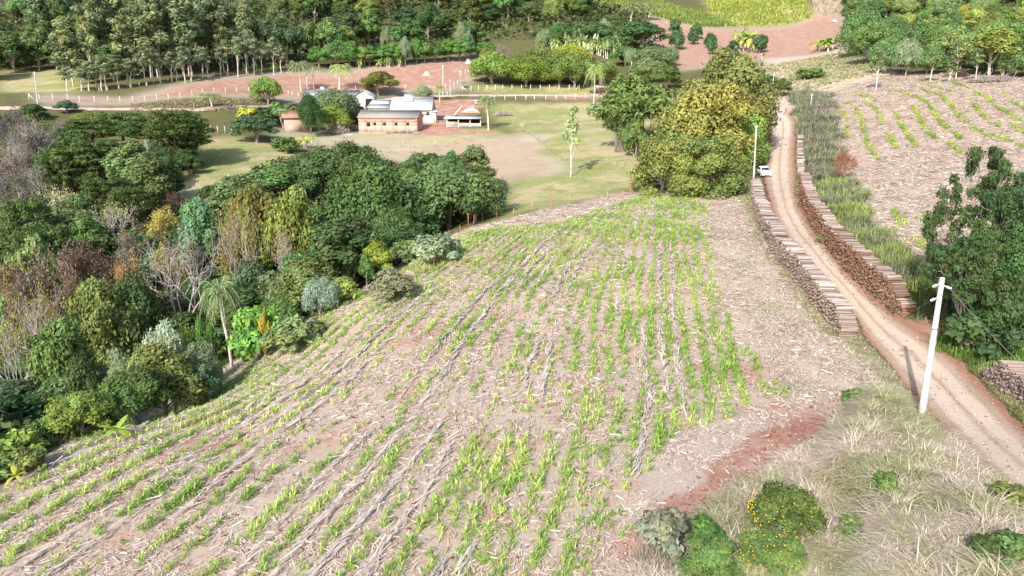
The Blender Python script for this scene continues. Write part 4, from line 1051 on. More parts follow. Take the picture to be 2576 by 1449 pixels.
M_grass = mat_attr('grass_blade', .6, .2, trans=.3)
rc = np.random.default_rng(31)
# --- young maize in curved rows
YG = [0, 20, 24, 39, 52, 60, 81, 110]
XL = [-44, -35.5, -33, -26, -19.7, -16, -6.4, 6]; XM = [-9, -6.5, -5, -1.3, .35, 2, 8, 16]; XR = [8, 10, 11, 14, 16.6, 18, 21.5, 26]
PG_corn = poly([(-120,1700),(-120,1350),(150,1160),(330,1075),(640,895),(900,745),(1170,592),(1400,560),(1600,500),(1780,490),(1795,700),(1860,860),(1960,960),(1850,1050),(1700,1090),(1640,1200),(1530,1260),(1480,1449),(1500,1700)])
def rowx(s, Y):
    l, m_, r = np.interp(Y, YG, XL), np.interp(Y, YG, XM), np.interp(Y, YG, XR)
    return np.where(s < 1, l + (m_ - l) * s, m_ + (r - m_) * (s - 1))
rows = np.arange(-1.2, 2.35, 1.28 / 18.0)
Bx, By, Bs = [], [], []
for s in rows:
    w_ = .65 + .8 * rc.random(); Y = np.arange(14, 108, .105); Y = Y + rc.normal(size=len(Y)) * .08
    X = rowx(s, Y) + rc.normal(size=len(Y)) * (.13 + .12 * rc.random()) + (fbm(Y * .2, Y * 0 + s * 9, 77, 2) - .5) * .9
    dn = fbm(X * .22, Y * .13, 61, 3) * .75 + fbm(X * .9, Y * .6, 70, 2) * .35
    kx, ky = proj(X, Y, H(X, Y))
    dens = np.clip((dn - .41 - .07 * (1 - w_)) * 4.0, .10, .9)
    # thicker stands seen in the photograph
    for cx_, cy_, rx, ry, a in ((1240,1380,180,90,.8),(870,1230,90,70,.5),(1010,1150,80,60,.6),(1750,1000,90,60,.7),(1620,1110,80,60,.4),(1700,680,70,150,.5),
                                (1400,590,230,35,.6),(1180,640,110,60,.6),(480,990,130,60,.6),(1060,820,150,110,.35),(1560,760,110,200,.3),(260,1230,150,60,.5),(90,1390,90,50,.4),(1290,1180,90,120,.4),(660,1310,50,40,.4),(1780,860,50,120,.5),(560,1290,60,30,-.5),(900,1050,200,40,-.15),(1050,1000,60,60,.3),(1250,900,120,100,.2)):
        dens = dens + a * np.exp(-((kx - cx_) / rx) ** 2 - ((ky - cy_) / ry) ** 2)
    ok = (rc.random(len(Y)) < dens * w_) & pip(X, Y, PG_corn); Bx.append(X[ok]); By.append(Y[ok])
Bx = np.concatenate(Bx); By = np.concatenate(By)
ex = hits([(1850,505),(1862,500),(1875,508),(1885,500),(1868,512),(1890,512),(1600,520),(1615,512),(1940,985),(1948,990),(1952,978),(1500,1305),(1560,1330),(1480,1150),(1880,880),(1885,895)])
Bx = np.concatenate([Bx] + [ex[:, 0] + rc.normal(size=len(ex)) * .4 for _ in range(6)]); By = np.concatenate([By] + [ex[:, 1] + rc.normal(size=len(ex)) * .4 for _ in range(6)])
Bz = H(Bx, By)
def cornc(n, x_, y_):
    v = fbm(x_ * .3, y_ * .3, 5, 2)[:, None]; k = .8 + .4 * rc.random((n, 1))
    a = np.array([.31, .48, .10]); b = np.array([.58, .69, .22]); return (a + (b - a) * np.clip((v - .3) * 2.4 + rc.normal(size=(n, 1)) * .30, 0, 1)) * k
hgt = (.20 + .44 * fbm(Bx * .35, By * .35, 8, 3) + .12 * np.clip((40 - By) / 20, 0, 1)) * (.6 + .6 * rc.random(len(Bx)))
kx, ky = proj(Bx, By, Bz); inn = (kx > -20) & (kx < 2600) & (ky < 1500)
od = np.argsort(np.where(inn, By, 1e3 + By)); near = od[:300]; rest = od[300:]
pm = []
for v in range(8):
    V, Fq, cc = plants(rc, np.zeros((1, 3)), np.array([1.]), 13, .034, cornc(1, np.array([v * 7.]), np.array([v * 3.])))
    st, sf = tube([(0, 0, -.1), (0, 0, .35), (.01, 0, .62)], [.018, .015, .006], 5)
    pm.append((mk('maize_leaves', V, Fq, M_crop, cc), mk('maize_stem', st, sf, M_crop, np.tile((.30, .42, .10), (len(st), 1)))))
for q in near:
    a, b = pm[int(rc.integers(8))]; s = float(hgt[q]) * 1.12
    t = ob('maize_plant', None, None, (float(Bx[q]), float(By[q]), float(Bz[q]) - .02), (0, 0, float(rc.random() * 6.3)), (s, s, s))
    tag(t, 'young maize plant in the scattered rows nearest the bottom of the field', 'maize plant', 'nearest young maize plants')
    ob('leaves', a, t); ob('stem', b, t)
V, Fq, cc = plants(rc, np.stack([Bx, By, Bz], 1)[rest], hgt[rest] * 1.3, 9, .045, cornc(len(rest), Bx[rest], By[rest]))
tag(ob('young_maize', mk('young_maize', V, Fq, M_crop, cc)), 'bright green young maize in patchy curved rows over the straw-covered field', 'maize', None, 'stuff')
print('maize', len(Bx))
# --- straw litter
def scatter(pg, n, k=1.0, seed=1, near=None):
    r = np.random.default_rng(seed); out = []
    x0, y0 = pg.min(0); x1, y1 = pg.max(0); x0 = max(x0, -140); x1 = min(x1, 200); y0 = max(y0, 15)
    got = 0
    while got < n:
        m = 40000; y_ = y0 + (y1 - y0) * r.random(m) ** k; x_ = r.uniform(x0, x1, m)
        kx, ky = proj(x_, y_, H(x_, y_)); ok = pip(x_, y_, pg) & (kx > -80) & (kx < 2660) & (ky < 1540)
        out.append(np.stack([x_[ok], y_[ok]], 1)); got += ok.sum()
    return np.concatenate(out)[:n]
S = scatter(PG_field, 190000, 1.8, 3); n = len(S)
Y = S[:, 1]; eps = .5
rowdir = np.arctan2(1.0, (np.interp(Y + 1, YG, XM) - np.interp(Y, YG, XM)) * .5 + .45 * (1 - np.clip((S[:, 0] + 20) / 40, 0, 1)))
cl = fbm(S[:, 0] * .6, Y * .6, 91, 3); keep = (cl + rc.random(n) * .5 > .76) & ~(pip(S[:, 0], Y, PG_bank) & (rc.random(n) < .8)); S = S[keep]; Y = Y[keep]; rowdir = rowdir[keep]; n = len(S)
yaw = np.where(rc.random(n) < .4, rowdir + rc.normal(size=n) * .35, rc.random(n) * 6.3)
bz = H(S[:, 0], Y) + .02 + .14 * rc.random(n) ** 2 + (fbm(S[:, 0] * .5, Y * .5, 40, 3) - .5) * .35 * np.clip((Y - 10) / 100, .35, 1)
B = np.stack([S[:, 0], Y, bz], 1); ln = (.12 + .36 * rc.random(n)) * (1 + Y / 140); wd = (.006 + .009 * rc.random(n)) * (1 + Y / 45)
dx = np.stack([np.cos(yaw), np.sin(yaw), rc.normal(size=n) * .14], 1) * (ln * .5)[:, None]; sdv = np.stack([-np.sin(yaw), np.cos(yaw), rc.normal(size=n) * .5], 1) * wd[:, None]
V = np.stack([B - dx - sdv, B - dx + sdv, B + dx + sdv * .6, B + dx - sdv * .6], 1).reshape(-1, 3)
c = np.array([.78, .655, .55]) * (.5 + .6 * rc.random((n, 1))) * (1 + rc.normal(size=(n, 3)) * .03)
# pale windrows of stalks lying between the rows
Wb = []
for s in rows + (rows[1] - rows[0]) / 2:
    if rc.random() < .35: continue
    Y2 = rc.uniform(16, 104, 800); X2 = rowx(s, Y2) + rc.normal(size=800) * .10 + (fbm(Y2 * .2, Y2 * 0 + s * 9, 79, 2) - .5) * .8
    g = (fbm(Y2 * .09, Y2 * 0 + s * 7, 33, 2) + rc.random(800) * .15 > .60) & pip(X2, Y2, PG_corn); Wb.append(np.stack([X2[g], Y2[g]], 1))
Wb = np.concatenate(Wb); n2 = len(Wb); Y2 = Wb[:, 1]
yw2 = np.arctan2(1.0, (np.interp(Y2 + 1, YG, XM) - np.interp(Y2, YG, XM)) * .5 + .45 * (1 - np.clip((Wb[:, 0] + 20) / 40, 0, 1))) + rc.normal(size=n2) * .22
B2 = np.stack([Wb[:, 0], Y2, H(Wb[:, 0], Y2) + .12 + .16 * rc.random(n2)], 1)
dx = np.stack([np.cos(yw2), np.sin(yw2), rc.normal(size=n2) * .12], 1) * (.32 + .3 * rc.random((n2, 1))); sdv = np.stack([-np.sin(yw2), np.cos(yw2), rc.normal(size=n2) * .4], 1) * ((.009 + .010 * rc.random(n2)) * (1 + Y2 / 50))[:, None]
V2 = np.stack([B2 - dx - sdv, B2 - dx + sdv, B2 + dx + sdv, B2 + dx - sdv], 1).reshape(-1, 3)
c2 = np.array([.74, .65, .58]) * (.7 + .4 * rc.random((n2, 1)))
V = np.concatenate([V, V2]); c = np.concatenate([c, c2 * np.ones((1, 3))]); n += n2
tag(ob('straw_litter', mk('straw_litter', V, np.arange(4 * n).reshape(n, 4), M_straw, np.repeat(c, 4, 0))), 'pale cane straw and stalks strewn over the maize field', 'straw', None, 'stuff')
S = scatter(PG_rfield, 70000, 1.3, 4); n = len(S); yaw = rc.random(n) * 6.3
B = np.stack([S[:, 0], S[:, 1], H(S[:, 0], S[:, 1]) + .02 + .03 * rc.random(n)], 1); wd = .022 + .02 * rc.random(n)
dx = np.stack([np.cos(yaw), np.sin(yaw), rc.normal(size=n) * .15], 1) * (.2 + .35 * rc.random((n, 1))); sdv = np.stack([-np.sin(yaw), np.cos(yaw), rc.normal(size=n) * .5], 1) * wd[:, None]
V = np.stack([B - dx - sdv, B - dx + sdv, B + dx + sdv, B + dx - sdv], 1).reshape(-1, 3); c = np.array([.66, .56, .475]) * (.6 + .6 * rc.random((n, 1))) * np.ones((1, 3))
tag(ob('stubble', mk('stubble', V, np.arange(4 * n).reshape(n, 4), M_straw, np.repeat(c, 4, 0))), 'dry straw and stubble over the harvested field right of the road', 'stubble', None, 'stuff')
# --- green rows of the right field
RR_ = [[(2102,272),(2117,282),(2132,300),(2130,320),(2130,350)],[(2124,260),(2152,272),(2167,300),(2177,337),(2182,362),(2194,387),(2210,404)],
 [(2142,240),(2182,243),(2215,257),(2240,266)],[(2172,257),(2202,272),(2214,300),(2224,325),(2240,350),(2254,382)],[(2252,282),(2262,307),(2277,332),(2294,357),(2307,372)],
 [(2294,267),(2307,287),(2324,315),(2342,340),(2357,352)],[(2229,227),(2282,237),(2319,250),(2337,267),(2357,295),(2377,320),(2417,350)],[(2317,226),(2369,242),(2394,267),(2419,300),(2452,327),(2489,345)],
 [(2434,247),(2457,272),(2477,297),(2514,320)],[(2449,232),(2482,245),(2507,270),(2537,287),(2580,312)],[(2524,240),(2552,260),(2600,285)],[(2337,217),(2402,232)],[(2389,207),(2440,222)],[(2307,202),(2335,205)],
 [(2054,227),(2092,222)],[(2282,597),(2320,615),(2352,640)],[(2242,530),(2272,570)],[(2325,545),(2340,555)],[(2100,215),(2160,213)],[(2190,195),(2250,192)],[(2385,360),(2420,385)],[(2500,340),(2576,370)],[(2540,310),(2600,350)]]
pts_ = []
for R1 in RR_:
    W_ = hits(R1)[:, :2]; Lw = np.linalg.norm(np.diff(W_, axis=0), axis=1).sum(); m = int(Lw * 5); q = resamp(W_, m)
    g = fbm(np.arange(m) * .05, np.zeros(m) + len(pts_), 3, 2) + rc.random(m) * .35 > .52; pts_.append(q[g] + rc.normal(size=(g.sum(), 2)) * .28)
S = np.concatenate(pts_); B = np.stack([S[:, 0], S[:, 1], H(S[:, 0], S[:, 1])], 1); n = len(B)
V, Fq, cc = plants(rc, B, .55 + .35 * rc.random(n), 7, .06, cornc(n, B[:, 0], B[:, 1]) * (1.05, 1.0, .8))
tag(ob('crop_rows', mk('crop_rows', V, Fq, M_crop, cc)), 'thin curving green crop rows across the harvested right field', 'crop rows', None, 'stuff')
# --- grasses
def grass(name, pg, n, h, lean, wd, cols, label, cat, seed, tuft=6, k=1.3, patch=.12, seg=3, sink=.05):
    r = np.random.default_rng(seed); S = scatter(pg, n, k, seed); S = np.repeat(S, tuft, 0) + r.normal(size=(n * tuft, 2)) * h[1] * .13; m = len(S)
    if h[1] > 1.9 and h[1] < 2.5: S = S + np.stack([fbm(S[:, 0] * .25, S[:, 1] * .25, seed + 3, 3) - .5, fbm(S[:, 0] * .25, S[:, 1] * .25, seed + 8, 3) - .5], 1) * 5.0
    B = np.stack([S[:, 0], S[:, 1], H(S[:, 0], S[:, 1]) - sink], 1)
    v = fbm(S[:, 0] * patch, S[:, 1] * patch, seed, 3) * (len(cols) - 1) * 1.5 - .25 * (len(cols) - 1) + np.repeat(r.normal(size=n) * .35, tuft)
    v = np.clip(v, 0, len(cols) - 1.001); cols = np.array(cols); i0 = v.astype(int); fr = (v - i0)[:, None]
    c = (cols[i0] * (1 - fr) + cols[i0 + 1] * fr) * (.65 + .7 * r.random((m, 1)))
    hh = np.repeat(h[0] + (h[1] - h[0]) * fbm(S[::tuft, 0] * .4, S[::tuft, 1] * .4, seed + 1, 2), tuft) * (.6 + .6 * r.random(m))
    V, Fq, cc = blades(r, B, hh, r.random(m) * 6.3, np.clip(lean + r.normal(size=m) * .25, .05, 1.3), wd * (.6 + .8 * r.random(m)), seg, c)
    return tag(ob(name, mk(name, V, Fq, M_grass, cc)), label, cat, None, 'stuff')
def band(K, w0, w1):
    """strip of ground between two offsets to the right of a line"""
    p = smooth(resamp(hits(K)[:, :2], 60), 3); d = np.gradient(p, axis=0); d /= np.linalg.norm(d, axis=1)[:, None]; nn = np.stack([d[:, 1], -d[:, 0]], 1)
    return np.concatenate([p + nn * w0, (p + nn * w1)[::-1]])
grass('elephant_grass', band(S_right, 1.4, 6.6), 3600, (.9, 2.1), .55, .035, [(.36,.34,.25), (.20,.25,.11), (.28,.31,.19), (.40,.48,.14), (.24,.28,.14), (.50,.48,.24)], 'tall elephant grass growing behind the reddish firewood stack', 'tall grass', 51, 9, patch=.3)
grass('elephant_grass', poly([(1990,235),(2080,235),(2110,330),(2120,410),(2080,470),(2040,440),(2010,400),(2003,300)]), 3000, (1.0, 2.3), .5, .045, [(.38,.34,.28), (.30,.29,.21), (.25,.30,.16), (.40,.36,.27)], 'grey-green tall grass thicket inside the bend of the road', 'tall grass', 52, 9, patch=.25)
grass('dark_grass', poly([(2280,700),(2380,740),(2440,790),(2400,800),(2300,795)]), 500, (1.2, 2.2), .6, .035, [(.08,.13,.05), (.14,.22,.07)], 'dark green grass clump at the near end of the reddish stack', 'tall grass', 53, 9)
grass('roadside_grass', poly([(2400,850),(2470,830),(2640,1000),(2760,1200),(2700,1180),(2576,1060),(2470,950)]), 1800, (.5, 1.2), .7, .02, [(.18,.27,.07), (.38,.38,.17), (.50,.45,.27)], 'rough grass verge below the dark firewood stack', 'grass', 54, 8)
grass('roadside_grass', poly([(2350,880),(2440,760),(2520,820),(2640,960),(2480,930),(2400,900)]), 900, (.8, 1.6), .6, .03, [(.16,.28,.06), (.22,.34,.08), (.36,.40,.14)], 'long green grass between the near pole and the dark firewood stack', 'tall grass', 57, 9)
grass('dry_grass', PG_dry, 15000, (.3, 1.25), 1.0, .017, [(.78,.66,.55), (.58,.49,.41), (.80,.70,.60), (.62,.53,.44), (.42,.44,.20), (.78,.67,.57), (.60,.48,.41)], 'tangled dry beige grass covering the bank at the bottom right', 'dry grass', 55, 8, 1.2, .22)
grass('dry_grass', PG_deadr, 9000, (.15, .42), .9, .018, [(.68,.58,.49), (.55,.47,.38), (.74,.65,.55), (.50,.49,.31)], 'short dead grass strip between the maize and the grey firewood stack', 'dry grass', 56, 6, 1.2, .2)
grass('bank_weeds', band([(150,1120),(300,1050),(480,965),(640,870),(830,785),(900,725),(1030,650),(1150,585)], -3.2, .6), 2600, (.5, 1.3), .5, .035, [(.16,.20,.07), (.24,.27,.10), (.36,.34,.17), (.13,.19,.06)], 'weedy scrub strip between the wood and the maize field', 'weeds', 58, 8)
grass('meadow_grass', poly([(1930,165),(2150,115),(2260,170),(2170,195),(2080,215),(1990,245),(1900,235)]), 2500, (.5, 1.3), .6, .09, [(.50,.46,.26), (.42,.42,.20), (.30,.34,.14)], 'straw-coloured rough grass beyond the road bend', 'rough grass', 59, 6)
grass('pasture_tufts', poly([(690,260),(620,290),(420,285),(330,280),(330,262),(620,250),(690,240)]), 900, (.3, .9), .6, .08, [(.45,.36,.26), (.36,.33,.20)], 'dry weedy verge along the farm track', 'rough grass', 60, 6)
grass('straw_tussocks', PG_dry, 170, (.9, 1.7), 1.1, .016, [(.80,.69,.57), (.66,.57,.44), (.42,.46,.20), (.74,.62,.50)], 'drooping dry tussocks on the bank at the bottom right', 'dry grass', 62, 70, 1.2, .5, sink=.0)
grass('bank_brush', poly([(1600,1420),(1700,1330),(1800,1270),(1900,1215),(1930,1260),(1860,1330),(1800,1470),(1600,1480)]), 700, (.4, 1.0), .6, .018, [(.42,.36,.30), (.30,.30,.2), (.36,.30,.26)], 'greyish brush left of the citrus trees', 'brush', 63, 8, 1.2, .4)
grass('roadside_weeds', band(S_left, -.9, .05), 1500, (.2, .6), .7, .014, [(.55,.48,.36), (.34,.38,.17), (.46,.40,.30)], 'weeds along the field side of the grey firewood stack', 'weeds', 64, 6)
grass('roadside_weeds', band(RL[2:9][::1, :2] if False else [(2400,1112),(2310,1012),(2240,932),(2180,852)], -1.6, .1), 900, (.15, .5), .8, .014, [(.60,.52,.40), (.40,.42,.20), (.52,.44,.33)], 'dry weeds creeping over the left road edge by the near pole', 'weeds', 65, 6)
grass('roadside_weeds', band([(2110,662),(2050,582),(2014,522),(2006,468),(2003,428),(2000,380)], -.5, .25), 700, (.15, .5), .8, .016, [(.46,.44,.28), (.30,.34,.15)], 'thin weeds between the road and the reddish firewood stack', 'weeds', 66, 5)
def debris(name, pg, n, s0, s1, cols, label, seed):
    r = np.random.default_rng(seed); S = scatter(pg, n, 1.5, seed); oc = np.array([(1, 0, 0), (-1, 0, 0), (0, 1, 0), (0, -1, 0), (0, 0, .6), (0, 0, -.6)], float)
    of = np.array([(0, 2, 4), (2, 1, 4), (1, 3, 4), (3, 0, 4), (2, 0, 5), (1, 2, 5), (3, 1, 5), (0, 3, 5)])
    B = np.stack([S[:, 0], S[:, 1], H(S[:, 0], S[:, 1]) + .13 + (fbm(S[:, 0] * .5, S[:, 1] * .5, 40, 3) - .5) * .35 * .5], 1); sz = s0 + (s1 - s0) * r.random((n, 1, 1)) ** 3
    V = (B[:, None] + oc[None] * sz * (.6 + .8 * r.random((n, 1, 3)))).reshape(-1, 3); Fq = (np.arange(n)[:, None, None] * 6 + of[None]).reshape(-1, 3)
    c = np.array(cols)[r.integers(len(cols), size=n)] * (.7 + .6 * r.random((n, 1))); tag(ob(name, mk(name, V, Fq, M_straw, np.repeat(c, 6, 0))), label, 'debris', None, 'stuff')
RP = np.concatenate([RL[:, :2], RR[::-1, :2]])
debris('road_stones', RP, 2600, .02, .09, [(.40,.28,.20), (.60,.50,.42), (.30,.16,.11)], 'small stones and clods lying on the dirt road', 91)
debris('bark_debris', band(S_right, -.9, -.02), 1000, .02, .10, [(.20,.10,.07), (.36,.24,.17), (.12,.07,.05)], 'dark bark scraps along the foot of the reddish firewood stack', 92)
debris('soil_clods', PG_corn, 9000, .02, .10, [(.36,.16,.105), (.44,.26,.19), (.26,.11,.08)], 'red soil clods between the maize plants', 93)
debris('soil_clods', PG_bank, 800, .02, .11, [(.38,.18,.12), (.33,.14,.09), (.50,.40,.33)], 'red clods on the bare earth cut at the field edge', 94)
# sugar cane
for q, (pgk, cs) in enumerate([(PG_cane[0], [(.40,.45,.10), (.46,.50,.13), (.36,.43,.09)]), (PG_cane[1], [(.27,.36,.10), (.33,.40,.11)]), (PG_cane[2], [(.30,.38,.09), (.38,.43,.11)])]):
    grass('sugar_cane', pgk, (5200, 2600, 1500)[q], (2.0, 2.8), .45, .17, cs, ['bright yellow-green block of sugar cane at the top of the picture', 'lower darker green block of sugar cane above the red slope', 'small cane patch left of the tall palm'][q], 'sugar cane', 70 + q, 7, 1.0, .05)
grass('dry_cane', poly([(1985,-15),(2110,-5),(2135,25),(2075,40),(2050,22)]), 900, (2.0, 3.0), .2, .12, [(.62,.54,.42), (.52,.44,.34)], 'strip of dry standing cane at the edge of the cane field', 'dry cane', 75, 6)
# leafy undergrowth under the hill forest and in the ravine
def under(name, pg, n, size, hmax, cols, label, seed, k=1.0, big=6):
    r = np.random.default_rng(seed); x0, y0 = pg.min(0); x1, y1 = pg.max(0); m = n * 4
    x_ = r.uniform(x0, x1, m); y_ = y0 + (y1 - y0) * r.random(m) ** k; ok = pip(x_, y_, pg); x_ = x_[ok][:n]; y_ = y_[ok][:n]; n = len(x_)
    hgt_ = hmax * (.25 + .9 * fbm(x_ / big, y_ / big, seed, 3)) * (.55 + .5 * r.random(n))
    Pc = np.stack([x_, y_, H(x_, y_) + hgt_], 1); e = .6
    gx_ = (fbm((x_ + e) / big, y_ / big, seed, 3) - fbm((x_ - e) / big, y_ / big, seed, 3)) * hmax / (2 * e)
    gy_ = (fbm(x_ / big, (y_ + e) / big, seed, 3) - fbm(x_ / big, (y_ - e) / big, seed, 3)) * hmax / (2 * e)
    Nn = nrm(np.stack([-gx_, -gy_, np.ones(n)], 1) + r.normal(size=(n, 3)) * .55)
    V, Fq, c = leaves(r, Pc, Nn, size, 1.7)
    v = np.clip(fbm(x_ / 9, y_ / 9, seed + 9, 2) * len(cols) * 1.3 - .15 * len(cols), 0, len(cols) - 1).astype(int)
    c = c * np.repeat(np.array(cols)[v], 4, 0)
    return tag(ob(name, mk(name, V, Fq, M_grass, c)), label, 'undergrowth', None, 'stuff')
under('undergrowth', poly([(-260,190),(0,180),(160,178),(230,215),(500,180),(720,160),(1000,156),(1190,128),(1240,108),(1380,100),(1560,150),(1700,200),(1690,140),(1640,100),(1630,30),(1510,20),(1500,-60),(1000,-80),(0,-80),(-260,-60)]), 80000, 1.1, 4.5,
      [(.09,.14,.05), (.12,.18,.06), (.08,.125,.05), (.15,.19,.07)], 'leafy undergrowth beneath the hill forest', 81)
under('undergrowth', poly([(2140,80),(2130,0),(2060,-10),(2000,-60),(2300,-140),(2800,-140),(2800,215),(2576,195),(2440,185),(2380,175),(2250,145),(2150,105)]), 40000, .8, 4.0,
      [(.11,.17,.05), (.15,.21,.06), (.17,.22,.07), (.10,.15,.05)], 'leafy undergrowth of the right-hand slope', 82)
under('undergrowth', PGw, 45000, .42, 2.6, [(.07,.12,.035), (.10,.16,.05), (.08,.11,.04), (.14,.15,.06), (.15,.12,.07)], 'leafy undergrowth on the floor of the ravine wood', 83, big=4)

# ================================================================ poles, wires, fences
M_conc = mat_plain('concrete', (.60, .60, .585), .85, .2, 5, .18, stretch=(1, 1, .5))
M_post = mat_plain('post_white', (.78, .76, .72), .85, .15, 6, .15)
M_wood = mat_plain('weathered_wood', (.42, .35, .29), .9, .1, 6, .3, stretch=(1, 1, .2))
M_red = mat_plain('reddish_wood', (.58, .26, .14), .85, .1, 6, .25, stretch=(1, 1, .2))
M_wire = mat_plain('wire', (.50, .49, .47), .5, .4, 5, .1, metal=.6)
M_ins = mat_plain('insulator', (.80, .80, .80), .3, .5, 5, .05)
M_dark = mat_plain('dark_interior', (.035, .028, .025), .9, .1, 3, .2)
def obar(name, mat, a, b, r, r2=None, parent=None, k=8):
    mb = MB(); mb.bar(a, b, r, k, r2); return ob(name, mb.mesh(name, mat, col=False), parent)
def utility_pole(base, top, label, h=8.5, r=.17, fittings=True, gk=None, light=False):
    g = hit(*base); X0, Y0, Z0 = g
    t = at(top[0], top[1], Y0); hh = t[2] - Z0
    o = thing('utility_pole', label, 'pole', (X0, Y0, Z0 - .3)); dx = t[0] - X0
    rt_ = r * max(1, Y0 / 150 * .9)
    mb = MB(); n = 9
    P_ = [(dx * i / n, 0, (hh + .3) * i / n) for i in range(n + 1)]; V, Fq = tube(P_, np.linspace(rt_, rt_ * .58, n + 1), 12, True); mb.addn(V, Fq[0]); 
    for f in Fq[1]: mb.F.setdefault(len(f), []).append(list(f))
    if fittings:
        for i in range(2, 16):   # steps cast into the shaft
            f = i / 17; c = np.array([dx * f, 0, (hh + .3) * f]); rr = rt_ * (1 - .42 * f); mb.box(c[0] - rr * .45, c[0] + rr * .45, -rr * 1.04, -rr * .9, c[2] - .02, c[2] + .02)
    ob('shaft', mb.mesh('pole_shaft', M_conc, smooth=False, col=False), o)
    tp = np.array([dx, 0, hh + .3])
    if fittings:
        for s, z_ in ((-1, -.35), (1, -.45), (-1, -1.15)):
            mb = MB(); a = tp + (s * .1, 0, z_); b = tp + (s * .52, -.1, z_ - .16); mb.bar(a, b, .03, 6); 
            for q in (.5, .7, .9): c = a + (b - a) * q; mb.bar(c - (b - a) * .05, c + (b - a) * .05, .075, 8)
            ob('insulator', mb.mesh('insulator', M_ins, col=False), o)
        mb = MB(); mb.bar(tp + (0, 0, -3.0), tp + (0, 0, -2.9), rt_ * .85, 10); ob('clamp', mb.mesh('clamp', M_wire, col=False), o)
    else:
        mb = MB(); mb.bar(tp + (-.22, 0, -.4), tp + (.22, 0, -.4), .05, 6)
        for s in (-.2, .2): mb.bar(tp + (s, 0, -.38), tp + (s, 0, -.12), .06, 6)
        ob('cross_arm', mb.mesh('cross_arm', M_conc, col=False), o)
    return np.array([X0 + dx, Y0, Z0 + hh])
pn = utility_pole((2317,1051), (2371,698), 'tall near concrete utility pole beside the dirt road at the lower right', r=.215)
pm_ = utility_pole((1896,452), (1903,315), 'white utility pole at the far end of the grey firewood stack', r=.16, fittings=False)
p3_ = utility_pole((1942,246), (1947,185), 'thin utility pole behind the roadside trees near the bend', r=.11, fittings=False)
p4_ = utility_pole((2038,276), (2043,235), 'short-looking pole rising from the grey tall grass in the bend', r=.11, fittings=False)
pl_ = utility_pole((95,262), (86,180), 'lone utility pole at the far left by the farm track', r=.14, fittings=False)
pc_ = utility_pole((1114,240), (1114,164), 'tallest pole in the farmyard behind the white barn', r=.13, fittings=False)
utility_pole((1133,240), (1132,200), 'short thin pole right of the tallest farmyard pole', r=.08, fittings=False)
utility_pole((1158,222), (1157,176), 'thin pole at the left end of the lawn', r=.07, fittings=False)
utility_pole((1587,205), (1589,155), 'pole above the drooping green clump, beyond the lawn', r=.11, fittings=False)
utility_pole((1917,166), (1916,133), 'distant pole on the red hillside by the road', r=.09, fittings=False)
for (bx, by), (tx, ty) in (((774,228),(771,182)), ((790,226),(786,168))):
    g = hit(bx, by); tq = at(tx, ty, g[1])
    obar('bare_palm_trunk', M_barkp, (g[0], g[1], g[2] - .3), tq, .26, .17); o = bpy.context.scene.collection.objects[-1]
    tag(o, 'bare pale trunk without crown behind the white house, %s of the two' % ('left' if bx < 780 else 'right, taller'), 'dead trunk')
def wire(name, a, b, sag, r, label, grp=None):
    t = np.linspace(0, 1, 14)[:, None]; p = np.array(a) * (1 - t) + np.array(b) * t; p[:, 2] -= sag * 4 * (t * (1 - t))[:, 0]
    V, Fq = tube(p, np.full(14, r), 4); tag(ob(name, mk(name, V, Fq, M_wire)), label, 'wire', grp)
wire('power_cable', pn + (.4, 0, -.5), at(2720, 1045, 26), .3, .014, 'thin cable running from the near pole down to the right border')
wire('power_cable', pn + (-.4, 0, -1.3), at(2225, 815, 47), .1, .010, 'thin stay wire from the near pole toward the reddish stack end')
wire('power_cable', pl_ + (0, 0, -.2), at(-200, 184, 185), .6, .03, 'overhead wire from the far left pole to the left border')
def fence(pts, hm, mat, label, r=.07, wires=3, wr=.012, group=None, brace=(), jitter=.0):
    W = hits(pts); t = thing('fence', label, 'fence', tuple(W[0]), 0, group); o0 = W[0]
    for i, p in enumerate(W):
        hh = (hm[i] if isinstance(hm, (list, tuple)) else hm) * (1 + rt.normal() * jitter)
        a = p - o0; mb = MB(); r_ = r * max(1, p[1] / 190)
        mb.bar(a + (0, 0, -.3), a + (rt.normal() * jitter * .4, rt.normal() * jitter * .2, hh), r_, 5, r_ * .9); ob('post', mb.mesh('fence_post', mat, col=False), t)
        if i in brace:
            mb = MB(); s = 1 if i == 0 else -1; mb.bar(a + (0, 0, hh * .85), a + (s * 1.3, -.1, -.05), r_ * .8, 5); ob('brace', mb.mesh('brace', mat, col=False), t)
    if wires and len(W) > 1:
        Vs, Fs, n_ = [], [], 0
        for k in range(wires):
            z_ = (np.mean(hm) if isinstance(hm, (list, tuple)) else hm) * (.35 + .5 * k / max(1, wires - 1)) if wires > 1 else hm * .8
            p = W - o0 + (0, 0, z_); V, Fq = tube(p, np.full(len(p), wr), 3); Vs.append(V); Fs.append(Fq + n_); n_ += len(V)
        ob('wire', mk('fence_wire', np.concatenate(Vs), np.concatenate(Fs), M_wire), t)
q4 = lambda L_, ox, oy: [(ox + a * .25, oy + b * .25) for a, b in L_]
fence(q4([(295,1000),(400,1005),(535,1008),(683,1005),(803,1027),(955,1028),(1090,1027),(1210,1027),(1337,1024),(1460,1020),(1580,1010),(1697,1001),(1815,985),(1935,967),(2040,945),(2153,934),(2270,933),(2383,928),(2503,930)],0,0), 1.55, M_post, 'long row of white fence posts along the farm track at the left', .085, 3, brace=(0,))
fence([(726,240),(735,242),(751,243)], 1.5, M_post, 'short white-post fence on the red soil left of the white house', .085)
fence([(895,228),(916,229),(998,226),(1020,225),(1080,228)], 1.6, M_post, 'white-post fence between the white house and the barn yard', .085)
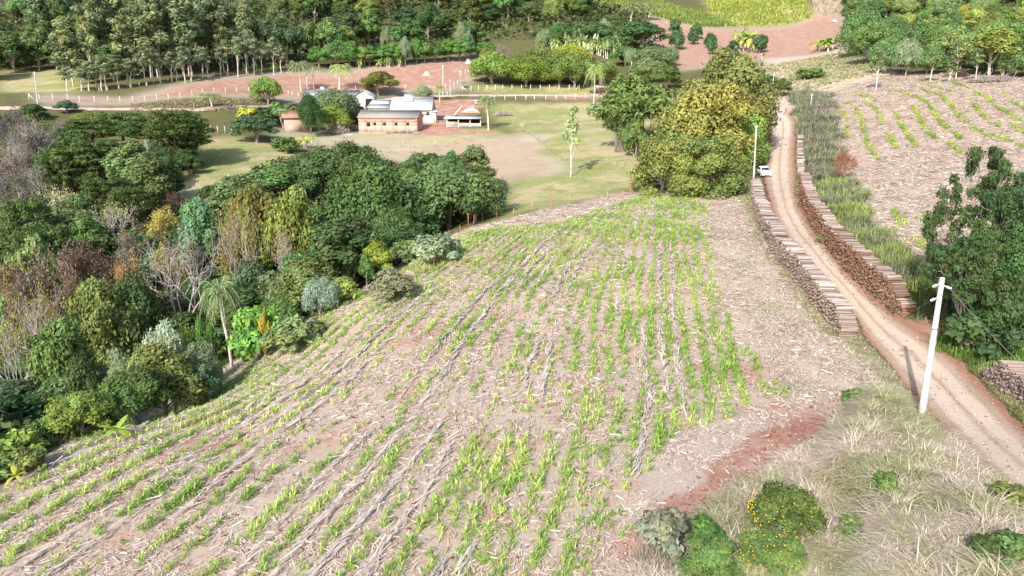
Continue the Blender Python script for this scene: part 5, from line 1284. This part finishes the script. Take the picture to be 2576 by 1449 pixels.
fence([(1121,223),(1142,218),(1151,214),(1160,190),(1171,187),(1178,184),(1184,180)], 1.6, M_post, 'white-post fence climbing at the left end of the lawn', .085)
fence([(250,231),(272,226),(328,222),(351,217),(423,204),(450,199),(475,194),(540,191),(570,189),(640,188),(690,192)], 1.2, M_post, 'low pale stake fence at the foot of the eucalyptus stand', .07)
fence([(1164,229),(1185,229),(1204,228),(1225,227),(1246,226),(1265,226),(1288,226),(1312,226),(1335,226),(1359,226),(1382,226),(1406,226),(1432,226),(1457,226)], 1.7, M_post, 'white-post fence along the front of the lawn, behind the track', .09, 3, brace=(0, 13))
fence([(1068,243),(1087,243),(1125,243),(1244,251),(1270,252),(1297,252),(1323,252),(1344,252),(1373,252),(1399,251),(1422,250),(1448,248),(1473,248),(1522,252),(1547,251)], 1.6, M_post, 'white-post fence on the near side of the track', .09, 3, brace=(14,))
fence([(1530,264),(1505,269),(1483,277),(1459,283),(1386,305),(1360,312),(1321,316),(1291,316)], 1.5, M_wood, 'grey wooden post fence crossing the green pasture', .08)
fence([(1325,335),(1334,340),(1341,347),(1350,352),(1355,358),(1366,363),(1374,374),(1382,380),(1395,392),(1412,400),(1422,406),(1470,412),(1486,418),(1525,416),(1547,420),(1565,423),(1572,417),(1589,414),(1613,417)], 1.25, M_wood, 'wire fence with thin wooden posts round the pale pasture', .06, 3, jitter=.12)
fence([(1041,725),(1068,688),(1092,675),(1112,660),(1135,645),(1158,587),(1178,575),(1191,567),(1215,555),(1250,548),(1291,542),(1338,532),(1386,525),(1433,515),(1527,502),(1567,498),(1585,487),(1592,477),(1600,470)], [1.3,1.2,1.3,1.3,1.2,1.2,1.8,1.6,1.5,1.7,1.5,1.5,1.5,1.4,1.5,1.3,1.5,1.4,1.4], M_red, 'orange-red post fence between the maize field and the pasture', .055, 2, .010, jitter=.15)
fence([(458,500),(497,487),(577,462),(660,452)], 1.7, M_post, 'three white stakes at the lower corner of the green pasture', .08, 2, jitter=.1)
fence([(970,375),(975,386),(994,389),(1009,370),(1019,362),(1026,352),(1030,385),(1038,387),(1062,383),(1094,372),(1099,380),(1119,371),(1147,363),(1154,363),(1169,354),(1178,357),(1204,349)], 1.5, M_wood, 'irregular wooden post fence in front of the brick barn', .085, 2, jitter=.2)
fence([(799,368),(830,370),(858,362)], 1.4, M_wood, 'thin posts on the bare ground below the woodpile', .07, 2, jitter=.1)
fence([(530,333),(548,334),(566,334),(584,334),(602,334)], 1.6, M_post, 'white-post fence left of the tiled shed pasture', .08, 2)
fence([(1953,298),(1967,300)], 1.5, M_post, 'two pale posts at the turn of the dirt road', .08, 0)

# ================================================================ buildings
def mat_brick(name, a, b, mortar, sc=5.5):
    m, nt, n, l = newmat(name); tc = N(nt, 'ShaderNodeTexCoord'); sp = N(nt, 'ShaderNodeSeparateXYZ'); l.new(tc.outputs['Object'], sp.inputs[0])
    cb = N(nt, 'ShaderNodeCombineXYZ'); l.new(math_(nt, 'ADD', sp.outputs[0], sp.outputs[1]), cb.inputs[0]); l.new(sp.outputs[2], cb.inputs[1])
    bt = N(nt, 'ShaderNodeTexBrick'); l.new(cb.outputs[0], bt.inputs[0]); bt.inputs['Color1'].default_value = (*a, 1); bt.inputs['Color2'].default_value = (*b, 1); bt.inputs['Mortar'].default_value = (*mortar, 1); bt.inputs['Scale'].default_value = sc / 2
    f = noise(nt, tc.outputs['Object'], .9, 5, .65)
    c = mixc(nt, 1.0, bt.outputs[0], mixc(nt, f, (.75,) * 3, (1.2,) * 3), 'MULTIPLY'); finish(nt, c, .9, .1, bump=f, bstr=.3, bdist=.03); return m
def mat_roof(name, col, dirt, wave=6.0, namt=.35, metal=0.0, rough=.7):
    m, nt, n, l = newmat(name); tc = N(nt, 'ShaderNodeTexCoord'); f = noise(nt, tc.outputs['Object'], .8, 6, .7); wv = N(nt, 'ShaderNodeTexWave'); wv.inputs['Scale'].default_value = wave; l.new(tc.outputs['Object'], wv.inputs[0])
    c = mixc(nt, math_(nt, 'MULTIPLY', ramp(nt, f, .4, .75), namt * 2), col, dirt); c = mixc(nt, 1.0, c, mixc(nt, wv.outputs[1], (.86,) * 3, (1.06,) * 3), 'MULTIPLY'); finish(nt, c, rough, .3, bump=wv.outputs[1], bstr=.5, bdist=.05, metal=metal); return m
M_brick = mat_brick('pink_brick', (.68, .42, .33), (.60, .35, .27), (.64, .50, .43)); M_brick2 = mat_brick('orange_brick', (.56, .36, .28), (.48, .29, .22), (.5, .4, .32))
M_asb = mat_roof('weathered_fibre_cement', (.42, .39, .365), (.30, .275, .255), 5); M_white = mat_roof('white_metal_roof', (.93, .93, .93), (.86, .86, .86), 4, .1)
M_greyroof = mat_roof('grey_sheet_roof', (.50, .52, .54), (.40, .40, .40), 4); M_tile = mat_roof('clay_tile', (.50, .29, .18), (.27, .18, .15), 7, .45)
M_boards = mat_plain('whitewashed_boards', (.72, .70, .66), .85, .1, 3, .18, stretch=(6, 6, .3)); M_wwall = mat_plain('white_wall', (.74, .76, .79), .8, .2, 1.2, .1); M_stone = mat_plain('foundation_stone', (.5, .42, .36), .9, .1, 2.5, .3)
M_glass = mat_plain('window_glass', (.05, .06, .08), .1, .6, 3, .1)
class Bld:
    def __init__(s, name, label, cat, px, py, rz, dz=0, Dshift=0):
        g = hit(px, py); s.o = thing(name, label, cat, (g[0], g[1] + Dshift, g[2] + dz), rz); s.D = g[1]
    def part(s, name, mat, f, parent=None, label=None):
        mb = MB(); f(mb); p = ob(name, mb.mesh(name, mat, col=False), parent or s.o)
        if label: p['label'] = label
        return p
    def walls(s, mat, x0, x1, y0, y1, h, rise, axis='x', t=.18, holes=(), z0=-1.2):
        """four walls (front one pierced), gable ends; ridge along axis"""
        def f(mb):
            xs = sorted({x0, x1} | {a for q in holes for a in q[:2]}); zs = sorted({z0, h} | {a for q in holes for a in q[2:4]})
            for i in range(len(xs) - 1):
                for j in range(len(zs) - 1):
                    cx, cz = (xs[i] + xs[i + 1]) / 2, (zs[j] + zs[j + 1]) / 2
                    if any(q[0] < cx < q[1] and q[2] < cz < q[3] for q in holes): continue
                    mb.box(xs[i], xs[i + 1], y0, y0 + t, zs[j], zs[j + 1])
            mb.box(x0, x1, y1 - t, y1, z0, h); ym = (y0 + y1) / 2
            for xx in (x0, x1 - t):
                V = [(xx, y0 + t, z0), (xx, y1 - t, z0), (xx, y1 - t, h), (xx, ym, h + (rise if axis == 'x' else 0)), (xx, y0 + t, h)]
                V2 = [(a + t, b, c) for a, b, c in V]; n_ = 5
                mb.add(V + V2, [tuple(range(n_)), tuple(range(9, 4, -1))] + [(i, (i + 1) % 5, (i + 1) % 5 + 5, i + 5) for i in range(5)])
            if axis == 'y':
                for yy in (y0 + .001, y1 - t): mb.prism([(x0, h), (x1, h), ((x0 + x1) / 2, h + rise)], yy, yy + t - .002)
        return s.part('wall', mat, f)
    def roof(s, mat, x0, x1, y0, y1, h, rise, ov=.45, axis='x', t=.08, name='roof'):
        def f(mb):
            if axis == 'x':
                ym = (y0 + y1) / 2; k = rise / (ym - y0)
                P_ = [(y0 - ov, h - ov * k), (ym, h + rise), (y1 + ov, h - ov * k)]
                for a, b in ((P_[0], P_[1]), (P_[1], P_[2])):
                    V = [(x0 - ov, a[0], a[1]), (x1 + ov, a[0], a[1]), (x1 + ov, b[0], b[1]), (x0 - ov, b[0], b[1])]; V += [(x, y, z + t) for x, y, z in V]
                    mb.add(V, [(3, 2, 1, 0), (4, 5, 6, 7), (0, 1, 5, 4), (1, 2, 6, 5), (2, 3, 7, 6), (3, 0, 4, 7)])
                mb.box(x0 - ov, x1 + ov, ym - .14, ym + .14, h + rise + t * .6, h + rise + t + .04)
            else:
                xm = (x0 + x1) / 2; k = rise / (xm - x0); P_ = [(x0 - ov, h - ov * k), (xm, h + rise), (x1 + ov, h - ov * k)]
                for a, b in ((P_[0], P_[1]), (P_[1], P_[2])):
                    V = [(a[0], y0 - ov, a[1]), (b[0], y0 - ov, b[1]), (b[0], y1 + ov, b[1]), (a[0], y1 + ov, a[1])]; V += [(x, y, z + t) for x, y, z in V]
                    mb.add(V, [(3, 2, 1, 0), (4, 5, 6, 7), (0, 1, 5, 4), (1, 2, 6, 5), (2, 3, 7, 6), (3, 0, 4, 7)])
        return s.part(name, mat, f)
    def slab(s, name, mat, x0, x1, y0, z0, y1, z1, t=.07, parent=None):
        def f(mb):
            V = [(x0, y0, z0), (x1, y0, z0), (x1, y1, z1), (x0, y1, z1)]; V += [(x, y, z + t) for x, y, z in V]
            mb.add(V, [(3, 2, 1, 0), (4, 5, 6, 7), (0, 1, 5, 4), (1, 2, 6, 5), (2, 3, 7, 6), (3, 0, 4, 7)])
        return s.part(name, mat, f, parent)
    def window(s, x0, x1, z0, z1, y=0, frame=M_wood, pane=M_dark, name='window', w=.07):
        f = s.part(name, frame, lambda mb: [mb.box(x0 - w, x0, y - .04, y + .1, z0, z1), mb.box(x1, x1 + w, y - .04, y + .1, z0, z1), mb.box(x0 - w, x1 + w, y - .05, y + .1, z1, z1 + w), mb.box(x0 - w, x1 + w, y - .07, y + .1, z0 - w, z0)])
        s.part('pane', pane, lambda mb: mb.box(x0, x1, y + .12, y + .15, z0, z1), f); return f
# brick barn
b = Bld('brick_barn', 'long pink brick barn with grey roof and four small square windows', 'barn', 903, 333, rad(-6))
W_ = [(4.1, 4.85, 1.9, 2.6), (6.8, 7.55, 1.9, 2.6), (10.0, 10.75, 1.9, 2.6), (13.2, 13.95, 1.9, 2.6), (2.3, 3.25, .1, 2.6)]
b.walls(M_brick, 0, 16.2, 0, 6.6, 4.0, 1.75, holes=W_); b.roof(M_asb, 0, 16.2, 0, 6.6, 4.0, 1.75, .3)
for q in W_[:4]: b.window(*q)
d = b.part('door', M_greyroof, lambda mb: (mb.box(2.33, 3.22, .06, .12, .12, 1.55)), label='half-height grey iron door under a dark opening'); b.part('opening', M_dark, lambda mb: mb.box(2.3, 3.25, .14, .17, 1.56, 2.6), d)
b.part('pierced_frieze', M_brick2, lambda mb: [mb.box(.5, 15.7, -.012, -.003, 3.3, 3.85)] + [mb.box(.6 + i * .33, .78 + i * .33, -.025, -.003, 3.35 + .22 * (i % 2), 3.55 + .22 * (i % 2)) for i in range(45)])
for i in range(11): b.part('vent', M_stone, lambda mb: mb.box(4.0 + i * 1.1, 4.5 + i * 1.1, -.03, -.003, .35, .62))
b.part('block_window', M_ins, lambda mb: [mb.box(.9 + .28 * i, 1.1 + .28 * i, -.03, -.003, 1.8 + .3 * j, 2.0 + .3 * j) for i in range(3) for j in range(3)])
b.part('foundation', M_stone, lambda mb: mb.box(-.1, 16.3, -.16, 6.7, -1.5, .05)); b.part('lean_post', M_wood, lambda mb: [mb.bar((16.35, .6, -.2), (16.3, 3.2, 2.9), .08), mb.bar((16.35, 4.5, -.3), (16.3, 5.2, 3.2), .08)])
# white barn with annex
b = Bld('white_barn', 'white metal-roofed board barn with a raised roof piece, behind the brick barn', 'barn', 985, 314, rad(-2), Dshift=1.5)
b.walls(M_boards, 0, 11.0, 0, 7.5, 4.4, 3.0, holes=[(9.9, 10.7, 2.6, 3.5)]); b.roof(M_white, 0, 11.0, 0, 7.5, 4.4, 3.0, .5)
b.slab('raised_roof', M_white, 3.0, 5.8, 1.9, 6.6, 4.6, 8.5); b.part('raised_side', M_boards, lambda mb: [mb.prism([(3.1, 5.9), (5.7, 5.9), (5.7, 6.9), (3.1, 6.9)], 2.35, 2.5), mb.box(3.1, 5.7, 4.3, 4.5, 6.0, 7.7)])
b.window(9.9, 10.7, 2.6, 3.5, pane=M_glass)
b.slab('side_roof', M_white, 11.05, 13.1, -.6, 3.55, 2.6, 4.1); b.part('side_wall', M_boards, lambda mb: [mb.box(11.02, 12.4, -.2, -.05, -1.2, 3.55), mb.box(12.4, 12.55, -.2, 2.4, -1.2, 3.5)])
b = Bld('grey_annex', 'low annex with half white, half grey sheet roof left of the white barn', 'shed', 924, 311, rad(-2), Dshift=1.5)
b.walls(M_boards, 0, 6.6, 0, 6.5, 4.3, .2); b.slab('roof_lower', M_greyroof, -.3, 7.0, -.5, 4.25, 3.0, 5.3); b.slab('roof_upper', M_white, -.1, 5.4, 3.0, 5.38, 6.9, 6.5)
# white house
b = Bld('white_house', 'white farmhouse with grey tile roof and a blue tank on top, behind the trees', 'house', 770, 266, rad(2))
b.walls(M_wwall, 0, 15, 0, 8, 3.0, 1.5, holes=[(2.4, 3.4, 1.2, 2.2), (7, 8.2, 1.1, 2.2)]); b.roof(M_greyroof, 0, 15, 0, 8, 3.0, 1.5, .7); b.window(2.4, 3.4, 1.2, 2.2, pane=M_glass, frame=M_ins); b.window(7, 8.2, 1.1, 2.2, pane=M_glass, frame=M_ins)
b.part('wing_wall', M_wwall, lambda mb: [mb.box(15.05, 20.4, -1.2, 7.5, -1.2, 3.0), mb.prism([(15.05, 3.0), (20.4, 3.0), (17.7, 4.5)], -1.19, 7.4)]); b.roof(M_greyroof, 15.0, 20.5, -1.2, 7.6, 3.0, 1.55, .5, 'y', name='wing_roof')
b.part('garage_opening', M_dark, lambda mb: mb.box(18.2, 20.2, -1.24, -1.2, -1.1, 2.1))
g = b.o.location
mb = MB(); mb.bar((0, 0, 0), (0, 0, 1.0), .62, 14, .72); t = thing('water_tank', 'round blue and white water tank on the roof of the white house', 'water tank', (g[0] + 4.3, g[1] + 4.2, g[2] + 4.45)); M_blue = mat_plain('blue_plastic', (.30, .42, .62), .5, .4, 3, .1)
ob('tank', mb.mesh('tank', M_ins, col=False), t); mb = MB(); mb.bar((0, 0, 1.0), (0, 0, 1.22), .8, 14, .5); ob('lid', mb.mesh('lid', M_blue, col=False), t)
# tiled shed
b = Bld('tiled_shed', 'small brick shed with orange clay tiles and white gable boards at the left', 'shed', 716, 328, rad(24))
b.walls(M_brick2, 0, 6.5, 0, 5.0, 3.4, 1.5); b.roof(M_tile, 0, 6.5, 0, 5.0, 3.4, 1.5, .5)
b.part('gable_boards', M_boards, lambda mb: mb.add([(-.05, 0, 3.0), (-.05, 5, 3.0), (-.05, 5, 3.4), (-.05, 2.5, 4.85), (-.05, 0, 3.4), (-.12, 0, 3.0), (-.12, 5, 3.0), (-.12, 5, 3.4), (-.12, 2.5, 4.85), (-.12, 0, 3.4)], [(0, 1, 2, 3, 4), (9, 8, 7, 6, 5), (0, 5, 6, 1), (0, 4, 9, 5)]))
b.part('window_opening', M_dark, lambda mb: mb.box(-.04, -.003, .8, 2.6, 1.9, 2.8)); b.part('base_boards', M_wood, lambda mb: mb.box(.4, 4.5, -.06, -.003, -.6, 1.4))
# open tiled shed between barn and trees
b = Bld('open_shed', 'dark open shed with old tile roof joining the left end of the brick barn', 'shed', 862, 312, rad(-4), Dshift=4)
b.part('back_wall', M_brick2, lambda mb: [mb.box(-3.5, 4.2, 5.8, 6, -1, 3.2), mb.box(-3.5, -3.3, .2, 5.8, -1, 3.0)]); b.roof(M_tile, -3.5, 4.0, 0, 6, 3.2, 1.5, .4); b.part('front_post', M_wood, lambda mb: [mb.box(x, x + .18, .05, .23, -1, 3.1) for x in (-3.3, .2, 3.7)])
g = hit(868, 318); t = thing('hay_cart', 'red farm cart parked in the dark open shed', 'cart', (g[0], g[1] + 6, g[2])); M_rp = mat_plain('red_paint', (.40, .07, .05), .6, .3)
mb = MB(); mb.box(-1.4, 1.4, -.8, .8, .7, .8); mb.box(-1.4, 1.4, -.8, -.72, .8, 1.5); mb.box(-1.4, 1.4, .72, .8, .8, 1.5); mb.box(1.32, 1.4, -.72, .72, .8, 1.5); mb.box(-1.4, -1.32, -.72, .72, .8, 1.5); ob('bed', mb.mesh('bed', M_rp, col=False), t)
for x_ in (-.9, .9):
    mb = MB(); mb.bar((x_, -.95, .4), (x_, -.82, .4), .4, 14); ob('wheel', mb.mesh('wheel', M_dark, col=False), t)
# cattle pen
b = Bld('cattle_pen', 'open wooden feeding pen with grey and white sheet roof in the farmyard', 'shelter', 1124, 321, rad(-2))
b.slab('roof_white', M_white, -.6, 2.9, -.8, 2.35, 2.6, 3.2); b.slab('roof_grey', M_greyroof, 2.92, 9.6, -.8, 2.33, 2.6, 3.18)
for x_ in (0, 3.1, 6.3, 9.2):
    b.part('post', M_post, lambda mb: mb.box(x_, x_ + .2, -.1, .1, -1.2, 2.55)); b.part('post', M_wood, lambda mb: mb.box(x_, x_ + .2, 2.2, 2.4, -1.2, 3.1))
b.part('rail_fence', M_post, lambda mb: [mb.box(.22, 3.08, -.06, .02, z_, z_ + .17) for z_ in (.3, .65, 1.0, 1.35)]); b.part('slat_fence', M_post, lambda mb: [mb.box(3.35 + i * .21, 3.47 + i * .21, -.05, .0, .15, 1.15) for i in range(28)] + [mb.box(3.3, 9.2, .01, .06, 1.0, 1.12)])
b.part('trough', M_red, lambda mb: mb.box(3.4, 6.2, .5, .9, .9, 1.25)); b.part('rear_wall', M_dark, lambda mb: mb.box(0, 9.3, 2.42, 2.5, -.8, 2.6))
b = Bld('field_gate', 'pinkish wooden bar gate between the barn and the pen', 'gate', 1093, 318, rad(-2)); b.part('gate_rail', M_wood, lambda mb: [mb.bar((.1, 0, .3), (3.1, 0, .3), .06), mb.bar((.1, 0, 1.5), (3.1, 0, 1.5), .06), mb.bar((.1, 0, .35), (3.1, 0, 1.45), .05), mb.bar((1.8, 0, .3), (1.8, 0, 1.5), .05)]); b.part('gate_post', M_red, lambda mb: mb.box(-.15, .12, -.1, .15, -.6, 2.0))
b = Bld('metal_gate', 'dark metal gate standing open beside the driveway', 'gate', 1181, 251, rad(10)); b.part('gate_frame', M_wood, lambda mb: [mb.bar((0, 0, .2), (2.1, 0, .2), .05), mb.bar((0, 0, 1.9), (2.1, 0, 1.9), .05), mb.bar((0, 0, .2), (0, 0, 1.9), .05), mb.bar((2.1, 0, .2), (2.1, 0, 1.9), .05)] + [mb.bar((.3 * i, 0, .2), (.3 * i, 0, 1.9), .02) for i in range(1, 7)])
b = Bld('hutch', 'small raised wooden hutch with white lid beside the driveway', 'hutch', 1199, 265, rad(-4)); b.part('box', M_wood, lambda mb: mb.box(-.7, .7, 0, 1.2, .25, 1.35)); b.slab('lid', M_white, -.95, .95, -.3, 1.38, 1.5, 1.62)
for x_ in (-.6, .5): b.part('leg', M_wood, lambda mb: mb.box(x_, x_ + .1, .1, .2, -.3, .25))
def mound(name, px, py, rx, ry, h, mat, label, cat, seed=3, amp=.25, sink=.2, group=None):
    g = hit(px, py); k = 24; r_ = 9; V = [(0, 0, h)]; rg = np.random.default_rng(seed)
    for i in range(1, r_ + 1):
        f = i / r_
        for j in range(k):
            a = j * 2 * PI / k; q = f * (1 + amp * (vnoise(math.cos(a) * 1.6 + 5, math.sin(a) * 1.6 + 5, seed) - .5)); V.append((math.cos(a) * q * rx, math.sin(a) * q * ry, h * (1 - f ** 2) * (1 + .4 * (rg.random() - .5)) - sink * f))
    Fs = [(0, 1 + j, 1 + (j + 1) % k) for j in range(k)]; Fq = [(1 + i * k + j, 1 + (i + 1) * k + j, 1 + (i + 1) * k + (j + 1) % k, 1 + i * k + (j + 1) % k) for i in range(r_ - 1) for j in range(k)]
    o = ob(name, mk(name, V, [np.array(Fs), np.array(Fq)], mat, smooth=True), None, tuple(g)); return tag(o, label, cat, group)
M_lime = mat_plain('lime', (.86, .86, .85), .9, .1, 2, .05); M_osoil = mat_plain('orange_soil', (.62, .36, .22), .95, .05, 2, .25); M_rock = mat_plain('pale_rock', (.60, .56, .52), .9, .1, 2, .25)
mound('earth_ring', 1184, 283, 3.4, 2.6, .55, M_osoil, 'orange earth bank around the white lime heap', 'earth bank', 4); mound('lime_heap', 1184, 281, 2.7, 1.9, 1.05, M_lime, 'bright white lime heap behind the feeding pen', 'lime heap', 5)
for i in range(12):
    mound('stone', 1143 + i * 1.6, 289 - i * 1.75, .32, .28, .38, M_rock, 'pale stone in the short row beside the driveway', 'stone', 20 + i, .5, group='stones edging the driveway')
mound('boulder', 1073, 189, 1.4, 1.1, 1.2, M_rock, 'white boulder on the red slope above the lawn fence', 'boulder', 9, .5); mound('boulder', 1178, 160, 1.4, 1.1, 1.6, M_rock, 'grey boulder at the upper left corner of the lawn', 'boulder', 12, .5)
mound('boulder', 2100, 55, 1.6, 1.2, 1.1, M_rock, 'pale boulder on the cleared slope by the cane', 'boulder', 10, .5); mound('sand_patch', 872, 338, 2.4, 1.0, .25, M_rock, 'flat pale sand patch at the foot of the woodpile', 'sand', 13)
mound('burnt_heap', 2420, 193, 1.9, 1.3, 1.6, mat_plain('charred', (.06, .035, .03), .95, .1), 'dark burnt heap at the upper edge of the right field', 'heap', 14, .6)
def sticks(name, px, py, rx, ry, h, n_, L_, r, mat, label, cat, seed, cols=((.4, .33, .28), (.25, .2, .17), (.6, .52, .46))):
    g = hit(px, py); rg = np.random.default_rng(seed); mb = MB()
    for i in range(n_):
        a = rg.random() * 6.3; q = rg.random() ** .5; c = np.array([math.cos(a) * q * rx, math.sin(a) * q * ry, h * (1 - q ** 1.6) * rg.random() ** .5 + .1]); d = nrm(np.array([rg.normal(), rg.normal(), rg.normal() * .35])) * L_ * (.5 + rg.random()) / 2
        V, Fq = tube([c - d, c + rg.normal(size=3) * .06, c + d], [r, r * .9, r * .5], 4); mb.addn(V, Fq, np.tile(np.array(cols[int(rg.integers(len(cols)))]) * (.7 + .6 * rg.random()), (len(V), 1)))
    o = ob(name, mb.mesh(name, mat), None, tuple(g)); return tag(o, label, cat)
M_stick = mat_attr('sticks', .9, .1)
sticks('woodpile', 850, 336, 2.9, 1.6, 2.7, 620, 1.7, .075, M_stick, 'heap of split wood and branches in front of the open shed', 'woodpile', 1)
sticks('brush_pile', 1266, 290, 2.8, 1.8, 1.1, 420, 1.6, .04, M_stick, 'grey brush pile on the pasture right of the slim palm', 'brush pile', 2, ((.42, .36, .34), (.55, .48, .45)))
sticks('brush_pile', 1518, 232, 4.2, 2.0, 1.5, 500, 2.2, .05, M_stick, 'dark reddish brush pile by the track end', 'brush pile', 3, ((.20, .12, .10), (.12, .08, .07), (.35, .27, .24)))
sticks('brush_pile', 2500, 205, 6, 2.0, .9, 420, 3, .06, M_stick, 'greyish brush heap along the top of the right field', 'brush pile', 4, ((.33, .27, .27), (.45, .38, .36)))
sticks('plank_heap', 1010, 335, 4.5, .7, .5, 90, 1.8, .06, M_stick, 'planks and rubble lying along the front of the brick barn', 'planks', 6)
g = hit(1312, 331); mb = MB()
for a in (-1.2, -.6, 0, .6, 1.2): mb.bar((a, -.2 * abs(a), 0), (a * .08, .1, 2.1), .07, 6)
tag(ob('pole_tripod', mb.mesh('pole_tripod', M_wood, col=False), None, tuple(g)), 'wigwam of leaning wooden poles on the pasture', 'pole stack')
g = hit(1508, 229); mb = MB(); mb.box(-1.3, 1.3, -.5, .5, 1.2, 1.55); tag(ob('white_sheet', mb.mesh('white_sheet', M_lime, col=False), None, tuple(g), (0, .12, .1)), 'white sheet lying on the dark brush pile', 'sheet')
g = hit(893, 327); mb = MB(); V, Fq = tube([(math.cos(a) * .45, math.sin(a) * .45, .14) for a in np.linspace(0, 2 * PI, 17)], [.13] * 17, 8); mb.addn(V, Fq); tag(ob('tyre', mb.mesh('tyre', M_dark, col=False), None, tuple(g)), 'old tyre lying by the brick barn door', 'tyre')
T('thin0','slim_tree',1438,268,17,126,'slim white-trunked tree alone in the pasture','tree',(.22,.26,.12))
T('bare1','dead_snag',364,348,8,132,'white dead snag among the dark conifers','dead tree',(.5,.5,.45))

# ================================================================ parked car and cart
def car(px, py, rz):
    g = hit(px, py); t = thing('parked_car', 'small white hatchback parked on the dirt road by the trees, facing the camera', 'car', (g[0], g[1] + 1.9, g[2] + .12), rz)
    sl_ = math.atan2(float(H(g[0], g[1] + 3.8) - H(g[0], g[1])), 3.8); t.rotation_euler = (sl_, 0, rz)
    M_paint = mat_plain('white_car_paint', (.80, .81, .82), .3, .5, 2, .02); M_tyre = mat_plain('rubber', (.025, .025, .025), .9, .2); M_gl = mat_plain('car_glass', (.03, .035, .05), .08, .7, 2, .1); M_lamp = mat_plain('lamp_glass', (.6, .62, .62), .15, .6)
    # y: front -1.9 .. rear 1.9; sections (y, half width, bottom, belt, top half width, top)
    S_ = [(-1.90, .66, .34, .62, .60, .64), (-1.78, .78, .26, .70, .72, .76), (-1.2, .82, .24, .84, .76, .92), (-.85, .83, .24, .90, .76, .98), (-.25, .83, .24, .92, .62, 1.40), (.25, .83, .24, .93, .62, 1.47), (1.1, .83, .24, .94, .61, 1.45), (1.62, .82, .26, .95, .60, 1.28), (1.88, .78, .30, .92, .70, .98), (1.93, .70, .38, .80, .66, .84)]
    V = []; n_ = 8
    for y_, w_, b0, bl, tw, tp in S_: V += [(-w_ * .92, y_, b0), (-w_, y_, (b0 + bl) / 2), (-w_ * .985, y_, bl), (-tw, y_, tp - .03), (-tw * .8, y_, tp), (tw * .8, y_, tp), (tw, y_, tp - .03), (w_ * .985, y_, bl), (w_, y_, (b0 + bl) / 2), (w_ * .92, y_, b0)]
    k = 10; Fq = [(i * k + j, (i + 1) * k + j, (i + 1) * k + (j + 1) % k, i * k + (j + 1) % k) for i in range(len(S_) - 1) for j in range(k)]
    mb = MB(); mb.add(V, Fq + [tuple(range(k)), tuple(range(len(V) - 1, len(V) - k - 1, -1))]); body = ob('body', mb.mesh('car_body', M_paint, smooth=False, col=False), t)
    def q(name, P_, th=.012, mat=M_gl, par=t):
        P_ = np.array(P_, float); nn = nrm(np.cross(P_[1] - P_[0], P_[3] - P_[0])); A = P_ + nn * th; B_ = P_ - nn * .01; mb = MB(); mb.add(np.concatenate([A, B_]), [(0, 1, 2, 3), (7, 6, 5, 4), (0, 4, 5, 1), (1, 5, 6, 2), (2, 6, 7, 3), (3, 7, 4, 0)]); return ob(name, mb.mesh(name, mat, col=False), par)
    q('windscreen', [(-.64, -.80, 1.02), (.64, -.80, 1.02), (.52, -.29, 1.38), (-.52, -.29, 1.38)]); q('rear_window', [(.54, 1.66, 1.24), (-.54, 1.66, 1.24), (-.60, 1.86, 1.02), (.60, 1.86, 1.02)])
    for s in (-1, 1):
        P_ = [(s * .80, -.62, .97), (s * .80, 1.45, .98), (s * .65, 1.25, 1.34), (s * .655, -.2, 1.33)]; q('side_window', P_ if s > 0 else P_[::-1])
        for y_ in (-1.22, 1.22):
            mb = MB(); mb.bar((s * .66, y_, .28), (s * .85, y_, .28), .29, 18); wq = ob('wheel', mb.mesh('wheel', M_tyre, col=False), t); mb = MB(); mb.bar((s * .84, y_, .28), (s * .865, y_, .28), .17, 12); ob('rim', mb.mesh('rim', M_ins, col=False), wq)
        mb = MB(); mb.box(s * .62 - .13, s * .62 + .13, -1.87, -1.72, .60, .72); ob('headlight', mb.mesh('headlight', M_lamp, col=False), t)
        mb = MB(); mb.box(s * .93 - .09, s * .93 + .09, -.66, -.56, .93, 1.06); ob('mirror', mb.mesh('mirror', M_paint, col=False), t)
    mb = MB(); mb.box(-.42, .42, -1.93, -1.87, .36, .48); ob('grille', mb.mesh('grille', M_tyre, col=False), t); mb = MB(); mb.box(-.2, .2, -1.945, -1.925, .44, .54); ob('number_plate', mb.mesh('plate', M_lamp, col=False), t)
car(1931, 447, rad(-4))
g = hit(1938, 318); t = thing('grey_trailer', 'low grey trailer with upright drawbar left at the road bend', 'trailer', (g[0], g[1], g[2]), .3)
mb = MB(); mb.box(-1.2, 1.2, -.7, .9, .55, .65); mb.box(-1.2, 1.2, -.75, -.68, .65, 1.0); mb.box(-1.2, 1.2, .85, .92, .65, 1.0); ob('bed', mb.mesh('trailer_bed', M_greyroof, col=False), t)
mb = MB(); mb.bar((.2, .9, .6), (.3, 1.2, 2.4), .08); ob('drawbar', mb.mesh('drawbar', M_post, col=False), t)
for s in (-1, 1):
    mb = MB(); mb.bar((s * .9, -.85, .35), (s * .9, -.72, .35), .35, 12); ob('wheel', mb.mesh('wheel', M_dark, col=False), t)
